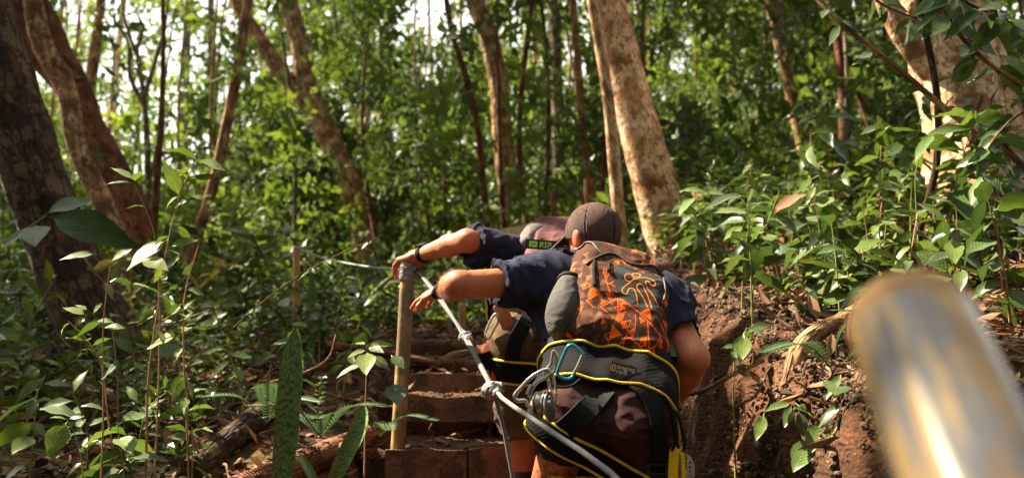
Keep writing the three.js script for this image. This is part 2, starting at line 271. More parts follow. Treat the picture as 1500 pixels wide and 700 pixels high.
const boardTex = tex(512, (u, v) => { const g = pf(u * 1, v, 4, 91, 5), s = pn(u, v, 128, 92), d = pf(u, v, 10, 95, 4); let c = mix3([72, 49, 35], [136, 95, 68], g); c = mix3(c, [58, 39, 27], ss(0.5, 0.7, d) * 0.7); return c.map((x) => x * (0.85 + 0.3 * s)); });
const boardMat = std({ map: boardTex, bumpMap: soilBump, bumpScale: 0.012, roughness: 1 });
{
  const g0 = thing('earth_stairs', 'brown earth steps held by dirt caked boards and rusty stakes', 'stairs', V(0.05, 0, -3), null, 'structure');
  STEPS.forEach(([d0, h], k) => {
    const d1 = k < STEPS.length - 1 ? STEPS[k + 1][0] : d0 + 0.7, prof = [[d0 + 0.02, h - 0.34], [d0 + 0.015, h - 0.26], [d0 + 0.012, h - 0.2], [d0 + 0.01, h - 0.14], [d0 + 0.005, h - 0.09], [d0, h - 0.05], [d0 + 0.002, h - 0.02], [d0 + 0.018, h - 0.003]];
    for (let q = 1; q <= 7; q++) prof.push([d0 + 0.02 + (d1 + 0.06 - d0 - 0.02) * q / 7, h + 0.005 * q / 7]);
    const N = 60, pos = [], uv = [], idx = [];
    for (let i = 0; i <= N; i++) { const x = -0.6 + 1.32 * i / N; let L = 0;
      prof.forEach(([d, y], j) => { const nn = fbm(x * 7, y * 7 + k * 5, d * 7, 4) - 0.5, sag = 0.035 * (fbm(x * 2.2, k * 3.1, 0, 2) - 0.5); if (j) L += Math.hypot(d - prof[j - 1][0], y - prof[j - 1][1]); pos.push(x, y + nn * 0.06 + sag, -(d + nn * 0.09 + 0.05 * (fbm(x * 1.7, k, 2, 2) - 0.5))); uv.push(x * 1.2, L * 1.2); }); }
    for (let i = 0; i < N; i++) for (let j = 0; j < prof.length - 1; j++) { const a = i * prof.length + j, b = a + prof.length; idx.push(a, b, a + 1, b, b + 1, a + 1); }
    const g = new THREE.BufferGeometry(); g.setAttribute('position', new THREE.Float32BufferAttribute(pos, 3)); g.setAttribute('uv', new THREE.Float32BufferAttribute(uv, 2)); g.setIndex(idx); g.computeVertexNormals();
    part(g0, 'step', g, soil);
  });
  const r = rng(5);
  // riser boards: rough slabs standing proud of the earth, top edges chipped
  for (const [d0, h, x0, x1, hh] of [[3.6, 1.13, -0.5, -0.18, 0.15], [3.6, 1.135, -0.17, 0.55, 0.17], [4.0, 1.315, -0.47, 0.02, 0.115], [4.0, 1.31, 0.03, 0.55, 0.12], [4.36, 1.39, -0.55, 0.0, 0.09], [4.36, 1.39, 0.01, 0.6, 0.09], [3.2, 0.95, -0.5, 0.5, 0.15], [2.8, 0.77, -0.5, 0.5, 0.15], [2.4, 0.59, -0.5, 0.5, 0.15]]) {
    const g = new THREE.BoxGeometry(x1 - x0, hh, 0.022, 24, 4, 1), p = g.attributes.position;
    for (let i = 0; i < p.count; i++) { const x = p.getX(i), y = p.getY(i); const n = fbm(x * 8 + d0 * 10, y * 6, h * 9, 3) - 0.5; p.setY(i, y + n * (y > 0 ? 0.05 : 0.02)); p.setZ(i, p.getZ(i) + (fbm(x * 5, y * 9 + d0 * 4, 3, 3) - 0.5) * 0.018); }
    for (let i = 0; i < p.count; i++) g.attributes.uv.setXY(i, p.getX(i) * 1.5 + d0, p.getY(i) * 1.5);
    g.computeVertexNormals(); g.rotateY((r() - 0.5) * 0.05); g.rotateX(-0.05); g.translate((x0 + x1) / 2, h - hh / 2 + 0.008, -(d0 - 0.032)); part(g0, 'board', g, boardMat);
  }
  for (const [px, py, d, hh] of [[633, 580, 3.93, 0.2], [718, 590, 3.93, 0.18], [681, 655, 3.53, 0.2], [630, 555, 4.29, 0.1], [665, 528, 4.66, 0.09], [770, 655, 3.53, 0.2]]) {
    const p = P(px, py, d); const pts = [], rad = []; for (let i = 0; i <= 24; i++) { pts.push(V(p.x + 0.006 * Math.sin(i), p.y - hh * i / 24, p.z)); rad.push(i % 2 ? 0.0095 : 0.0078); }
    part(g0, 'rebar_stake', tube(pts, rad, 8, 48), rebarMat);
  }
}
const logMat = BARK.tan;
{
  solo('step_log', 'peeled log laid along the front of an upper earth step', 'log', tube([P(480, 506, 4.72), P(560, 518, 4.7), P(645, 534, 4.68)], [0.024, 0.026, 0.02], 10, 0, { noise: 0.15 }), BARK.red);
  solo('ground_root', 'knobbly root lying on the top step behind the log', 'root', tube([P(640, 532, 4.85), P(665, 520, 4.85), P(700, 514, 4.9), P(735, 508, 5)], [0.02, 0.026, 0.022, 0.015], 10, 0, { noise: 0.25 }), BARK.tan);
  solo('bank_root', 'thick bare root curving out of the cut earth bank', 'root', tube([P(1285, 440, 3.15), P(1240, 468, 3.0), P(1200, 486, 2.9), P(1172, 512, 2.82), P(1162, 550, 2.8), P(1148, 590, 2.85), P(1140, 630, 2.95)], [0.03, 0.03, 0.029, 0.03, 0.03, 0.028, 0.03], 14, 60, { noise: 0.18, freq: 12 }), BARK.tan);
  solo('rotten_log', 'rotten mossy log half buried in litter beside the steps', 'log', tube([P(340, 720, 3.1), P(420, 690, 3.25), P(500, 655, 3.5), P(560, 630, 3.75)], [0.05, 0.055, 0.05, 0.04], 14, 40, { noise: 0.2, freq: 10 }), BARK.red);
  solo('buried_log', 'mossy brown log sloping down into the thicket', 'log', tube([P(280, 690, 3.3), P(340, 640, 3.6), P(400, 590, 4), P(450, 540, 4.6)], [0.05, 0.055, 0.05, 0.04], 14, 40, { noise: 0.2, freq: 10 }), BARK.dark);
  solo('pale_plank', 'pale weathered plank behind the man in front', 'plank', (() => { const a = P(690, 352, 5), b = P(800, 330, 5), g = new THREE.BoxGeometry(a.distanceTo(b), 0.055, 0.03); g.rotateZ(Math.atan2(b.y - a.y, b.x - a.x)); g.translate((a.x + b.x) / 2, (a.y + b.y) / 2, (a.z + b.z) / 2); return g; })(), std({ color: hex('#cdb490'), map: leafTex, roughness: 0.9 }));
}
// ---------------------------------------------------------------- cloth, skin and hardware materials
const weave = tex(256, (u, v) => { const k = 190 + 40 * Math.sin(u * 2 * Math.PI * 64) * Math.sin(v * 2 * Math.PI * 64) + 40 * (pn(u, v, 128, 5) - 0.5); return [k, k, k]; });
const creaseBump = tex(512, (u, v) => { const a = pf(u, v, 6, 201, 4), k = 255 * (1 - Math.abs(a - 0.5) * 2); return [k, k, k]; }, false);
const skinTex = tex(512, (u, v) => { const n = pf(u, v, 8, 211, 4), f = pn(u, v, 256, 212); return [216 + 34 * (n - 0.5) + 26 * (f - 0.5), 152 + 54 * (n - 0.5) + 26 * (f - 0.5), 122 + 54 * (n - 0.5) + 24 * (f - 0.5)]; });
const skinBump = tex(256, (u, v) => { const k = 255 * pf(u, v, 48, 214, 3); return [k, k, k]; }, false);
skinTex.repeat.set(4, 4); skinBump.repeat.set(10, 10);
const skinMat = phy({ color: hex('#d0a88c'), map: skinTex, bumpMap: skinBump, bumpScale: 0.0012, roughness: 0.5, specularIntensity: 0.8, vertexColors: true });
const clothTex = (r, g, b, seed, amt = 0.16) => tex(512, (u, v) => { const n = pf(u, v, 5, seed, 5) - 0.5, f = pn(u, v, 256, seed + 9) - 0.5, k = 1 + amt * 2 * n + 0.22 * f; return [r * k, g * k, b * k]; });
const cloth = (r, g, b, seed, o = {}) => { const m = clothTex(r, g, b, seed, o.amt); m.repeat.set(2.5, 2.5); return phy({ map: m, bumpMap: creaseBump, bumpScale: 0.006, roughness: 0.92, specularIntensity: 0.35, sheen: o.sheen ?? 0.12, sheenColor: lin(0.3, 0.32, 0.4), sheenRoughness: 0.5 }); };
const navy = cloth(32, 34, 52, 221), navyFront = cloth(28, 30, 47, 222), maroon = cloth(58, 34, 33, 223, { amt: 0.2 }), olive = cloth(84, 66, 48, 224, { amt: 0.2 }), capCloth = cloth(76, 57, 54, 225, { amt: 0.12 });
const webbing = phy({ specularIntensity: 0.35,  color: hex('#111110'), bumpMap: weave, bumpScale: 0.002, roughness: 0.8 }), padding = phy({ specularIntensity: 0.3,  color: hex('#0e0d0d'), bumpMap: weave, bumpScale: 0.003, roughness: 0.9 });
const yellowTrim = std({ color: hex('#e3bd1c'), roughness: 0.7, bumpMap: weave, bumpScale: 0.002 });
const alloy = std({ color: hex('#d8d4cc'), metalness: 0.95, roughness: 0.24 }), steel = std({ color: hex('#a8a49c'), metalness: 0.95, roughness: 0.3 }), blueAlloy = phy({ color: hex('#3aa6c4'), metalness: 0.8, roughness: 0.28, clearcoat: 0.4 }), blackAlloy = std({ color: hex('#26272b'), metalness: 0.7, roughness: 0.3 });
const leather = std({ color: hex('#9a5528'), roughness: 0.65, bumpMap: skinBump, bumpScale: 0.002 });

// ---------------------------------------------------------------- anatomy
function headField(c, fwd, up) {
  const f = fwd.clone().normalize(), u = up.clone().addScaledVector(f, -up.dot(f)).normalize(), s = V().crossVectors(u, f);
  const at = (a, b, d) => c.clone().addScaledVector(s, a).addScaledVector(u, b).addScaledVector(f, d);
  const list = [ell(at(0, 0.025, -0.01), s, u, f, 0.077, 0.092, 0.096), ell(at(0, -0.045, 0.03), s, u, f, 0.058, 0.07, 0.062), bone(at(0, -0.105, 0.062), at(0, -0.09, 0.05), 0.02, 0.03), bone(at(0, 0.005, 0.09), at(0, -0.035, 0.112), 0.01, 0.015), bone(at(-0.03, 0.022, 0.082), at(0.03, 0.022, 0.082), 0.013, 0.013), bone(at(-0.02, -0.066, 0.088), at(0.02, -0.066, 0.088), 0.008, 0.008)];
  const ears = [-1, 1].map((k) => blend([ell(at(k * 0.08, -0.005, -0.012), s, u, f, 0.011, 0.034, 0.02), ell(at(k * 0.084, 0.012, -0.02), s, u, f, 0.009, 0.018, 0.016)], 0.01));
  const skull = blend(list, 0.02);
  const fld = (x, y, z) => smin(skull(x, y, z), Math.min(ears[0](x, y, z), ears[1](x, y, z)), 0.008);
  fld.at = at; fld.axes = { f, u, s }; return fld;
}
function handField(w, dir, back, side, curl, spread = 0.1, k = 1) {     // side points to the thumb
  const D = dir.clone().normalize(), N = back.clone().addScaledVector(D, -back.dot(D)).normalize(); let S = V().crossVectors(D, N); if (S.dot(side) < 0) S.negate();
  const at = (a, b, c) => w.clone().addScaledVector(D, a * k).addScaledVector(S, b * k).addScaledVector(N, c * k);
  const palm = blend([rbox(at(0.048, 0, 0), D, S, N, 0.046 * k, 0.039 * k, 0.014 * k, 0.013 * k), bone(at(0.02, 0.022, -0.008), at(0.055, 0.03, -0.008), 0.017 * k, 0.014 * k), bone(w.clone().addScaledVector(D, -0.02), at(0.02, 0, 0), 0.025 * k, 0.026 * k)], 0.02);
  const fingers = [];
  const lens = [[0.042, 0.025, 0.021], [0.046, 0.029, 0.023], [0.043, 0.027, 0.022], [0.034, 0.02, 0.019]];
  lens.forEach((L, i) => {
    let p = at(0.088 - (i === 3 ? 0.008 : 0), 0.029 - i * 0.0195, 0.001), a = 0; const cu = curl[i], sa = spread * (1.5 - i);
    L.forEach((l, j) => { a += cu * [0.8, 1, 0.8][j]; const q = p.clone().addScaledVector(D, l * k * Math.cos(a) * Math.cos(sa)).addScaledVector(S, l * k * Math.sin(sa)).addScaledVector(N, -l * k * Math.sin(a)); fingers.push(bone(p, q, (0.0092 - j * 0.0008) * k, (0.0086 - j * 0.0009) * k)); p = q; });
  });
  const t0 = at(0.025, 0.03, -0.006), t1 = at(0.055, 0.058, -0.016), t2 = at(0.082, 0.066, -0.024 - 0.012 * curl[4]), t3 = at(0.105, 0.066 - 0.012 * curl[4], -0.03 - 0.02 * curl[4]);
  const thumb = blend([bone(t0, t1, 0.014 * k, 0.012 * k), bone(t1, t2, 0.011 * k, 0.0098 * k), bone(t2, t3, 0.0098 * k, 0.0085 * k)], 0.008);
  return (x, y, z) => { let d = smin(palm(x, y, z), thumb(x, y, z), 0.012), e = 1e9; for (const f of fingers) e = Math.min(e, f(x, y, z)); return smin(d, e, 0.006); };
}
const folds = (f, amp, fr, seed, ax = V(0.4, 1, 0.4)) => (x, y, z) => { const d = f(x, y, z); if (d > 0.07 || d < -0.07) return d; const w = fbm(x * 5 + seed, y * 5, z * 5, 2) * 1.6, n = fbm(x * fr * ax.x + w + seed, y * fr * ax.y - w, z * fr * ax.z + w, 3), q = 1 - Math.abs(2 * n - 1); return d + amp * (0.55 - q * q) + amp * 0.5 * (fbm(x * fr * 0.4, y * fr * 0.4 + seed, z * fr * 0.4, 2) - 0.5); };
const strong = (f, amp, fr, seed) => (x, y, z) => { const d = f(x, y, z); return d > 0.06 ? d : d + amp * (Math.abs(fbm(x * fr + seed, y * fr * 1.4, z * fr, 3) - 0.5) * 2 - 0.25); };
function bodyMesh(main, box, cell, details, colf) {      // torso and limbs, with finer grids for head and hands, as one geometry
  const gs = [isoMesh(main, ...box, cell, null, colf)]; for (const [f, b, c] of details) gs.push(isoMesh(f, ...b, c, null, colf));
  return mergeGeometries(gs);
}
// band around a limb or waist that hugs the field
function bandGeo(f, c, axis, hgt, off, th, n = 72, rows = 5, start = 0.02, shape = () => 0) {
  const A = axis.clone().normalize(), X = V().crossVectors(A, V(0, 0, 1)).normalize(), Y = V().crossVectors(X, A);
  const grid = [];
  for (let r = 0; r < rows; r++) { const row = []; for (let i = 0; i < n; i++) { const a = i / n * 2 * Math.PI, d = V().addScaledVector(X, Math.cos(a)).addScaledVector(Y, Math.sin(a)), o = c.clone().addScaledVector(A, ((r / (rows - 1)) - 0.5) * hgt * (1 + shape(a)[1] || 1) + (shape(a)[0] || 0)); let t = 0.3; while (t > start && f(o.x + d.x * t, o.y + d.y * t, o.z + d.z * t) > off) t -= Math.max(0.001, 0.6 * (f(o.x + d.x * t, o.y + d.y * t, o.z + d.z * t) - off)); row.push({ o, d, t }); } grid.push(row); }
  for (let r = 0; r < rows; r++) for (let pass = 0; pass < 16; pass++) { const ts = grid[r].map((q) => q.t); for (let i = 0; i < n; i++) grid[r][i].t = Math.max(ts[i], 0.25 * ts[(i + n - 1) % n] + 0.5 * ts[i] + 0.25 * ts[(i + 1) % n]); }
  for (let i = 0; i < n; i++) { const m = Math.max(...grid.map((r) => r[i].t)); for (const r of grid) r[i].t = lerp(r[i].t, m, 0.6); }
  const pos = [], uv = [], idx = [], pt = (r, i, e) => { const q = grid[r][i % n]; return q.o.clone().addScaledVector(q.d, q.t + e); };
  for (const [e, off2] of [[th, 0], [-0.004, 1]]) for (let r = 0; r < rows; r++) for (let i = 0; i <= n; i++) { const edge = (r === 0 || r === rows - 1) && !off2 ? 0.6 : 1; const q = pt(r, i, e * edge); pos.push(q.x, q.y, q.z); uv.push(i / n * 1.0, r / (rows - 1) * hgt); }
  const S = n + 1, O = rows * S;
  for (let r = 0; r < rows - 1; r++) for (let i = 0; i < n; i++) { const a = r * S + i; idx.push(a, a + S, a + 1, a + 1, a + S, a + S + 1); idx.push(O + a, O + a + 1, O + a + S, O + a + 1, O + a + S + 1, O + a + S); }
  for (let i = 0; i < n; i++) { idx.push(i, i + 1, O + i, i + 1, O + i + 1, O + i); const b = (rows - 1) * S + i; idx.push(b, O + b, b + 1, b + 1, O + b, O + b + 1); }
  const g = new THREE.BufferGeometry(); g.setAttribute('position', new THREE.Float32BufferAttribute(pos, 3)); g.setAttribute('uv', new THREE.Float32BufferAttribute(uv, 2)); g.setIndex(idx); g.computeVertexNormals();
  const edge = (r) => { const l = []; for (let i = 0; i < n; i++) l.push(pt(r, i, th * 0.55)); return l; };
  return { g, top: edge(rows - 1), bottom: edge(0), pt };
}
const strapOn = (f, px, w, th, n = 16) => { const c = new THREE.CatmullRomCurve3(px.map(([a, b]) => V(a, b, 0))), ps = [], ns = []; for (let i = 0; i <= n; i++) { const q = c.getPoint(i / n), h = hit(q.x, q.y, f); if (h) { ps.push(h.p.addScaledVector(h.n, 0.003)); ns.push(h.n); } } for (let k = 0; k < 2; k++) for (let i = 1; i < ps.length - 1; i++) { ps[i].lerp(ps[i - 1].clone().add(ps[i + 1]).multiplyScalar(0.5), 0.5); ns[i].add(ns[i - 1]).add(ns[i + 1]).normalize(); } return ribbon(ps, ns, w, th); };

// ---------------------------------------------------------------- the man with the orange pack
const A1 = {
  pl: P(838, 600, 2.62), pr: P(930, 606, 2.58), wl: P(856, 532, 2.76), wr: P(922, 537, 2.73), cl: P(835, 440, 3.0), cr: P(930, 452, 2.93),
  sl: P(800, 412, 2.98), sr: P(972, 446, 2.86), nk: P(866, 388, 3.08), hd: P(866, 352, 3.14),
  el: P(670, 417, 2.8), wrl: P(652, 424, 3.0), er: P(1018, 525, 2.7), wrr: P(985, 590, 2.84),
};
const groundFoot = (x, z, h) => V(x, h, z);
A1.kl = P(797, 748, 2.8); A1.kr = P(962, 768, 2.66);
A1.al = V(A1.kl.x - 0.01, 0.68, A1.kl.z + 0.16); A1.ar = V(A1.kr.x + 0.02, 0.68, A1.kr.z + 0.1);
const foot = (a, yaw = 0) => { const f = V(Math.sin(yaw), -0.12, -Math.cos(yaw)); return { heel: a.clone().addScaledVector(f, -0.04).add(V(0, -0.05, 0)), toe: a.clone().addScaledVector(f, 0.15).add(V(0, -0.045, 0)) }; };
function torso(A, g, rp) { return [bone(A.pl, A.pr, rp + g, rp + g), bone(A.wl, A.wr, rp * 0.93 + g, rp * 0.93 + g), bone(A.pl, A.wl, rp + g, rp * 0.93 + g), bone(A.pr, A.wr, rp + g, rp * 0.93 + g), bone(A.wl, A.cl, rp * 0.95 + g, rp * 1.08 + g), bone(A.wr, A.cr, rp * 0.95 + g, rp * 1.08 + g), bone(A.cl, A.cr, rp * 1.05 + g, rp * 1.05 + g)]; }
const shoulders = (A, g) => [bone(A.cl, A.sl, 0.09 + g, 0.062 + g), bone(A.cr, A.sr, 0.09 + g, 0.062 + g), bone(A.sl, A.nk, 0.06 + g, 0.055 + g), bone(A.sr, A.nk, 0.06 + g, 0.055 + g)];
const cutAt = (a, b, t) => { const p = a.clone().lerp(b, t); return half(p, b.clone().sub(a)); };
const body1 = (() => {
  const A = A1, fl = foot(A.al, -0.1), fr = foot(A.ar, 0.15);
  const trunk = blend([...torso(A, 0, 0.082), ...shoulders(A, 0)], 0.04);
  const limbs = [blend([bone(A.sl, A.el, 0.055, 0.043), bone(A.el, A.el.clone().lerp(A.wrl, 0.35), 0.042, 0.043), bone(A.el.clone().lerp(A.wrl, 0.35), A.wrl, 0.042, 0.027)], 0.02), blend([bone(A.sr, A.er, 0.055, 0.044), bone(A.er, A.er.clone().lerp(A.wrr, 0.35), 0.043, 0.044), bone(A.er.clone().lerp(A.wrr, 0.35), A.wrr, 0.043, 0.027)], 0.02),
    blend([bone(A.pl, A.kl, 0.074, 0.062), bone(A.kl, A.kl.clone().lerp(A.al, 0.35), 0.056, 0.058), bone(A.kl.clone().lerp(A.al, 0.35), A.al, 0.058, 0.036)], 0.03), blend([bone(A.pr, A.kr, 0.074, 0.062), bone(A.kr, A.kr.clone().lerp(A.ar, 0.35), 0.056, 0.058), bone(A.kr.clone().lerp(A.ar, 0.35), A.ar, 0.058, 0.036)], 0.03)];
  const neck = bone(A.nk, A.hd.clone().add(V(0, -0.03, 0.01)), 0.06, 0.056);
  return (x, y, z) => { let d = smin(trunk(x, y, z), neck(x, y, z), 0.04); for (const l of limbs) d = smin(d, l(x, y, z), 0.035); return d; };
})();
const fwd1 = camVec(-0.62, -0.16, -0.76), head1 = headField(A1.hd, fwd1, camVec(-0.12, 0.9, -0.35));
const shirt1 = (() => {
  const A = A1, t = blend([...torso(A, 0.016, 0.1), ...shoulders(A, 0.014)], 0.06), sl = bone(A.sl, A.el, 0.074, 0.078), sr = bone(A.sr, A.er, 0.072, 0.074), cl = cutAt(A.sl, A.el, 0.56), cr = cutAt(A.sr, A.er, 0.62);
  const hem = half(A.pl.clone().lerp(A.pr, 0.5).lerp(A.wl, 0.75), A.pl.clone().sub(A.wl)), col = half(A.nk.clone().lerp(A.hd, 0.1), A.hd.clone().sub(A.nk));
  const i1 = bone(A.sl, A.el, 0.058, 0.066), i2 = bone(A.sr, A.er, 0.058, 0.062), h1 = cutAt(A.el, A.sl, 0.56), h2 = cutAt(A.er, A.sr, 0.5), inn = (x, y, z) => Math.min(Math.max(i1(x, y, z), h1(x, y, z)), Math.max(i2(x, y, z), h2(x, y, z)));
  return folds((x, y, z) => Math.max(smin(smin(t(x, y, z), Math.max(sl(x, y, z), cl(x, y, z)), 0.05), Math.max(sr(x, y, z), cr(x, y, z)), 0.05), hem(x, y, z), col(x, y, z), -inn(x, y, z)), 0.02, 15, 3, V(1, 0.6, 0.7));
})();
const shorts1 = (() => {
  const A = A1, t = blend([bone(A.pl, A.pr, 0.102, 0.102), bone(A.pl, A.wl, 0.102, 0.1), bone(A.pr, A.wr, 0.102, 0.1), bone(A.wl, A.wr, 0.1, 0.1), bone(A.pl.clone().add(V(0.015, -0.02, 0.035)), A.pl.clone().add(V(0.02, -0.03, 0.04)), 0.084, 0.084), bone(A.pr.clone().add(V(-0.005, -0.02, 0.035)), A.pr.clone().add(V(-0.01, -0.03, 0.04)), 0.084, 0.084)], 0.025);
  const ll = bone(A.pl, A.kl, 0.094, 0.086), lr = bone(A.pr, A.kr, 0.098, 0.094), cl = cutAt(A.pl, A.kl, 0.34), cr = cutAt(A.pr, A.kr, 0.85), top = half(A.wl.clone().lerp(A.cl, 0.08), A.cl.clone().sub(A.wl));
  return folds((x, y, z) => Math.max(smin(smin(t(x, y, z), Math.max(ll(x, y, z), cl(x, y, z)), 0.03), Math.max(lr(x, y, z), cr(x, y, z)), 0.03), top(x, y, z)), 0.016, 17, 7, V(0.5, 1, 0.5));
})();
const dress1 = union(shirt1, shorts1, body1);
{
  const A = A1;
  const me = thing('person', 'man bent forward wearing a brown cap, navy t-shirt and maroon shorts', 'person', V(0.25, 0.59, -2.6));
  const tattoo = (x, y, z) => { const px = toPx({ x, y, z }); if (px[1] < 640 || px[0] < 750 || px[0] > 850) return 1; const n = fbm(x * 26, y * 26, z * 26, 2), m = fbm(x * 40 + 9, y * 40, z * 40, 2); return Math.abs(n - 0.5) < 0.035 ? 0.3 : m > 0.64 ? 0.5 : 1; };
  const hl = handField(A.wrl, P(612, 441, 3.1).sub(A.wrl), V(0.1, 1, 0.25), V(0, -0.2, 1), [0.18, 0.22, 0.26, 0.3, 0.7], -0.015, 0.95), hr = handField(A.wrr, V(-0.25, -0.8, -0.5), V(1, 0, 0.2), V(0, 0, -1), [0.3, 0.35, 0.4, 0.45, 0.4]);
  const fl = foot(A.al, -0.1), fr = foot(A.ar, 0.15);
  const g = bodyMesh(body1, [V(-0.42, 0.6, -3.4), V(0.78, 2.15, -2.2)], 0.009, [[hl, boxOf(0.16, A.wrl, P(618, 438, 3.08)), 0.003], [hr, boxOf(0.17, A.wrr, A.wrr.clone().add(V(-0.05, -0.14, -0.08))), 0.004], [head1, boxOf(0.15, A.hd), 0.004]],
    (x, y, z) => { const t = tattoo(x, y, z); return [t, t, t * 1.05]; });
  part(me, 'body', g, skinMat);
  part(me, 'shirt', isoMesh(shirt1, V(-0.35, 1.2, -3.35), V(0.75, 2.1, -2.4), 0.007), navy);
  part(me, 'shorts', isoMesh(shorts1, V(-0.1, 0.95, -3.1), V(0.62, 1.75, -2.3), 0.007), maroon);
  for (const [a, f] of [[A.al, fl], [A.ar, fr]]) { const sh = blend([bone(f.heel, f.toe, 0.042, 0.036), bone(f.heel, a.clone().add(V(0, 0.02, 0)), 0.045, 0.048)], 0.02); part(me, 'boot', isoMesh((x, y, z) => Math.max(sh(x, y, z), 0.592 - y), ...boxOf(0.09, f.heel, f.toe, a), 0.008), std({ color: hex('#3b2a20'), roughness: 0.8 })); }
  // cap: a dome with panel seams, a button and a curved brim
  const { f, u, s } = head1.axes, at = head1.at, cu = u.clone().multiplyScalar(0.93).addScaledVector(f, -0.02).addScaledVector(s, 0).normalize();
  const dome = ell(at(0, 0.028, -0.012), s, u, f, 0.093, 0.105, 0.108), inner = ell(at(0, 0.028, -0.012), s, u, f, 0.087, 0.1, 0.102), rim = half(at(0, -0.012, -0.02), u.clone().multiplyScalar(-1).addScaledVector(f, 0.22));
  const capF = (x, y, z) => { let d = dome(x, y, z); const q = V(x, y, z).sub(at(0, 0.028, -0.012)), an = Math.atan2(q.dot(s), q.dot(f)); if (d < 0.03) { const k = Math.abs(((an / (Math.PI / 3) + 0.5) % 1 + 1) % 1 - 0.5); d += 0.0035 * Math.exp(-k * k * 1600) - 0.0012 * Math.exp(-(k - 0.05) * (k - 0.05) * 5000); } return Math.max(d, -inner(x, y, z), rim(x, y, z)); };
  const cap = part(me, 'cap', isoMesh(capF, ...boxOf(0.14, A.hd.clone().add(V(0, 0.03, 0))), 0.004), capCloth);
  const btn = new THREE.SphereGeometry(0.008, 12, 8); btn.scale(1, 0.6, 1); const bp = at(0, 0.132, -0.012); btn.translate(bp.x, bp.y, bp.z); part(cap, 'button', btn, capCloth);
  { const pos = [], uv = [], idx = [], N = 20, M = 6; for (const e of [0, 0.004]) for (let j = 0; j <= M; j++) for (let i = 0; i <= N; i++) { const a = (i / N - 0.5) * 1.9, r = j / M, x = Math.sin(a) * (0.089 + 0.006 * r), z = Math.cos(a) * 0.094 + r * 0.1 * Math.pow(Math.cos(a * 0.8), 0.6); const p = at(x, 0.03 - 0.014 * Math.cos(a) + 0.016 - 0.028 * (x * x) / 0.0081 - 0.042 * r + e, z - 0.012); pos.push(p.x, p.y, p.z); uv.push(x, z); }
    const S = N + 1, O = (M + 1) * S; for (let j = 0; j < M; j++) for (let i = 0; i < N; i++) { const a = j * S + i; idx.push(a, a + S, a + 1, a + 1, a + S, a + S + 1, O + a, O + a + 1, O + a + S, O + a + 1, O + a + S + 1, O + a + S); } for (let i = 0; i < N; i++) { const a = M * S + i; idx.push(a, O + a, a + 1, a + 1, O + a, O + a + 1); } for (const i of [0, N]) for (let j = 0; j < M; j++) { const a = j * S + i; idx.push(a, a + S, O + a, O + a, a + S, O + a + S); }
    const b = new THREE.BufferGeometry(); b.setAttribute('position', new THREE.Float32BufferAttribute(pos, 3)); b.setAttribute('uv', new THREE.Float32BufferAttribute(uv, 2)); b.setIndex(idx); b.computeVertexNormals(); part(cap, 'brim', b, capCloth); }
  // short dark hair below the cap and the hairy forearm
  { const r = rng(61), geo = new THREE.ConeGeometry(0.00042, 1, 3); geo.translate(0, 0.5, 0); const mats = [], up = V(0, 1, 0);
    const el = A.el, wr = A.wrl; for (let i = 0; i < 1000; i++) { const t = -0.12 + r() * 0.85, c = el.clone().lerp(wr, t), n = V(r() - 0.5, r() - 0.5, r() - 0.5).normalize(); let k = 0.1; const q = V(); for (let s2 = 0; s2 < 30; s2++) { q.copy(c).addScaledVector(n, k); const d = body1(q.x, q.y, q.z); if (d < 0.0005) break; k -= d * 0.8; } if (k < 0.01) continue; const dir = n.clone().multiplyScalar(0.7).add(wr.clone().sub(el).normalize().multiplyScalar(0.8)).add(V((r() - 0.5) * 0.5, (r() - 0.5) * 0.5, (r() - 0.5) * 0.5)).normalize(); const m = new THREE.Matrix4().compose(q.clone().sub(bases.get(me)), new THREE.Quaternion().setFromUnitVectors(up, dir), V(1, 0.012 + r() * 0.01, 1)); mats.push(m); }
    const h = instances('arm_hair', geo, std({ color: hex('#6b4630'), roughness: 0.8 }), mats); h.userData.kind = 'stuff'; me.add(h); }
  // band on the left wrist
  const wb = thing('wristband', 'thin dark band on the wrist of the capped man', 'wristband', A.wrl); part(wb, 'band', bandGeo(union(body1, hl), A.wrl.clone().lerp(A.el, 0.06), A.wrl.clone().sub(A.el), 0.012, 0.001, 0.003, 40, 3, 0.005).g, webbing);
}
// ---------------------------------------------------------------- his backpack
const packU = camVec(Math.cos(0.2), -Math.sin(0.2), 0.06).normalize(), packV = (() => { const v = camVec(Math.sin(0.2) * 0.75, Math.cos(0.2) * 0.75, -0.66); return v.addScaledVector(packU, -v.dot(packU)).normalize(); })(), packN = V().crossVectors(packU, packV).normalize();
const packC = P(898, 451, 2.81);
const packAt = (a, b, c) => packC.clone().addScaledVector(packU, a).addScaledVector(packV, b).addScaledVector(packN, c);
const packF = (() => {
  const main = rbox(packAt(0.004, 0, 0), packU, packV, packN, 0.158, 0.198, 0.075, 0.07), top = rbox(packAt(-0.02, 0.14, 0.0), packU, packV, packN, 0.115, 0.09, 0.075, 0.06), front = rbox(packAt(0.02, -0.045, 0.05), packU, packV, packN, 0.14, 0.135, 0.06, 0.055), low = rbox(packAt(0.05, -0.15, 0.03), packU, packV, packN, 0.12, 0.06, 0.06, 0.05);
  const b = blend([main, top, front, low], 0.04);
  return folds((x, y, z) => b(x, y, z), 0.013, 13, 2);
})();
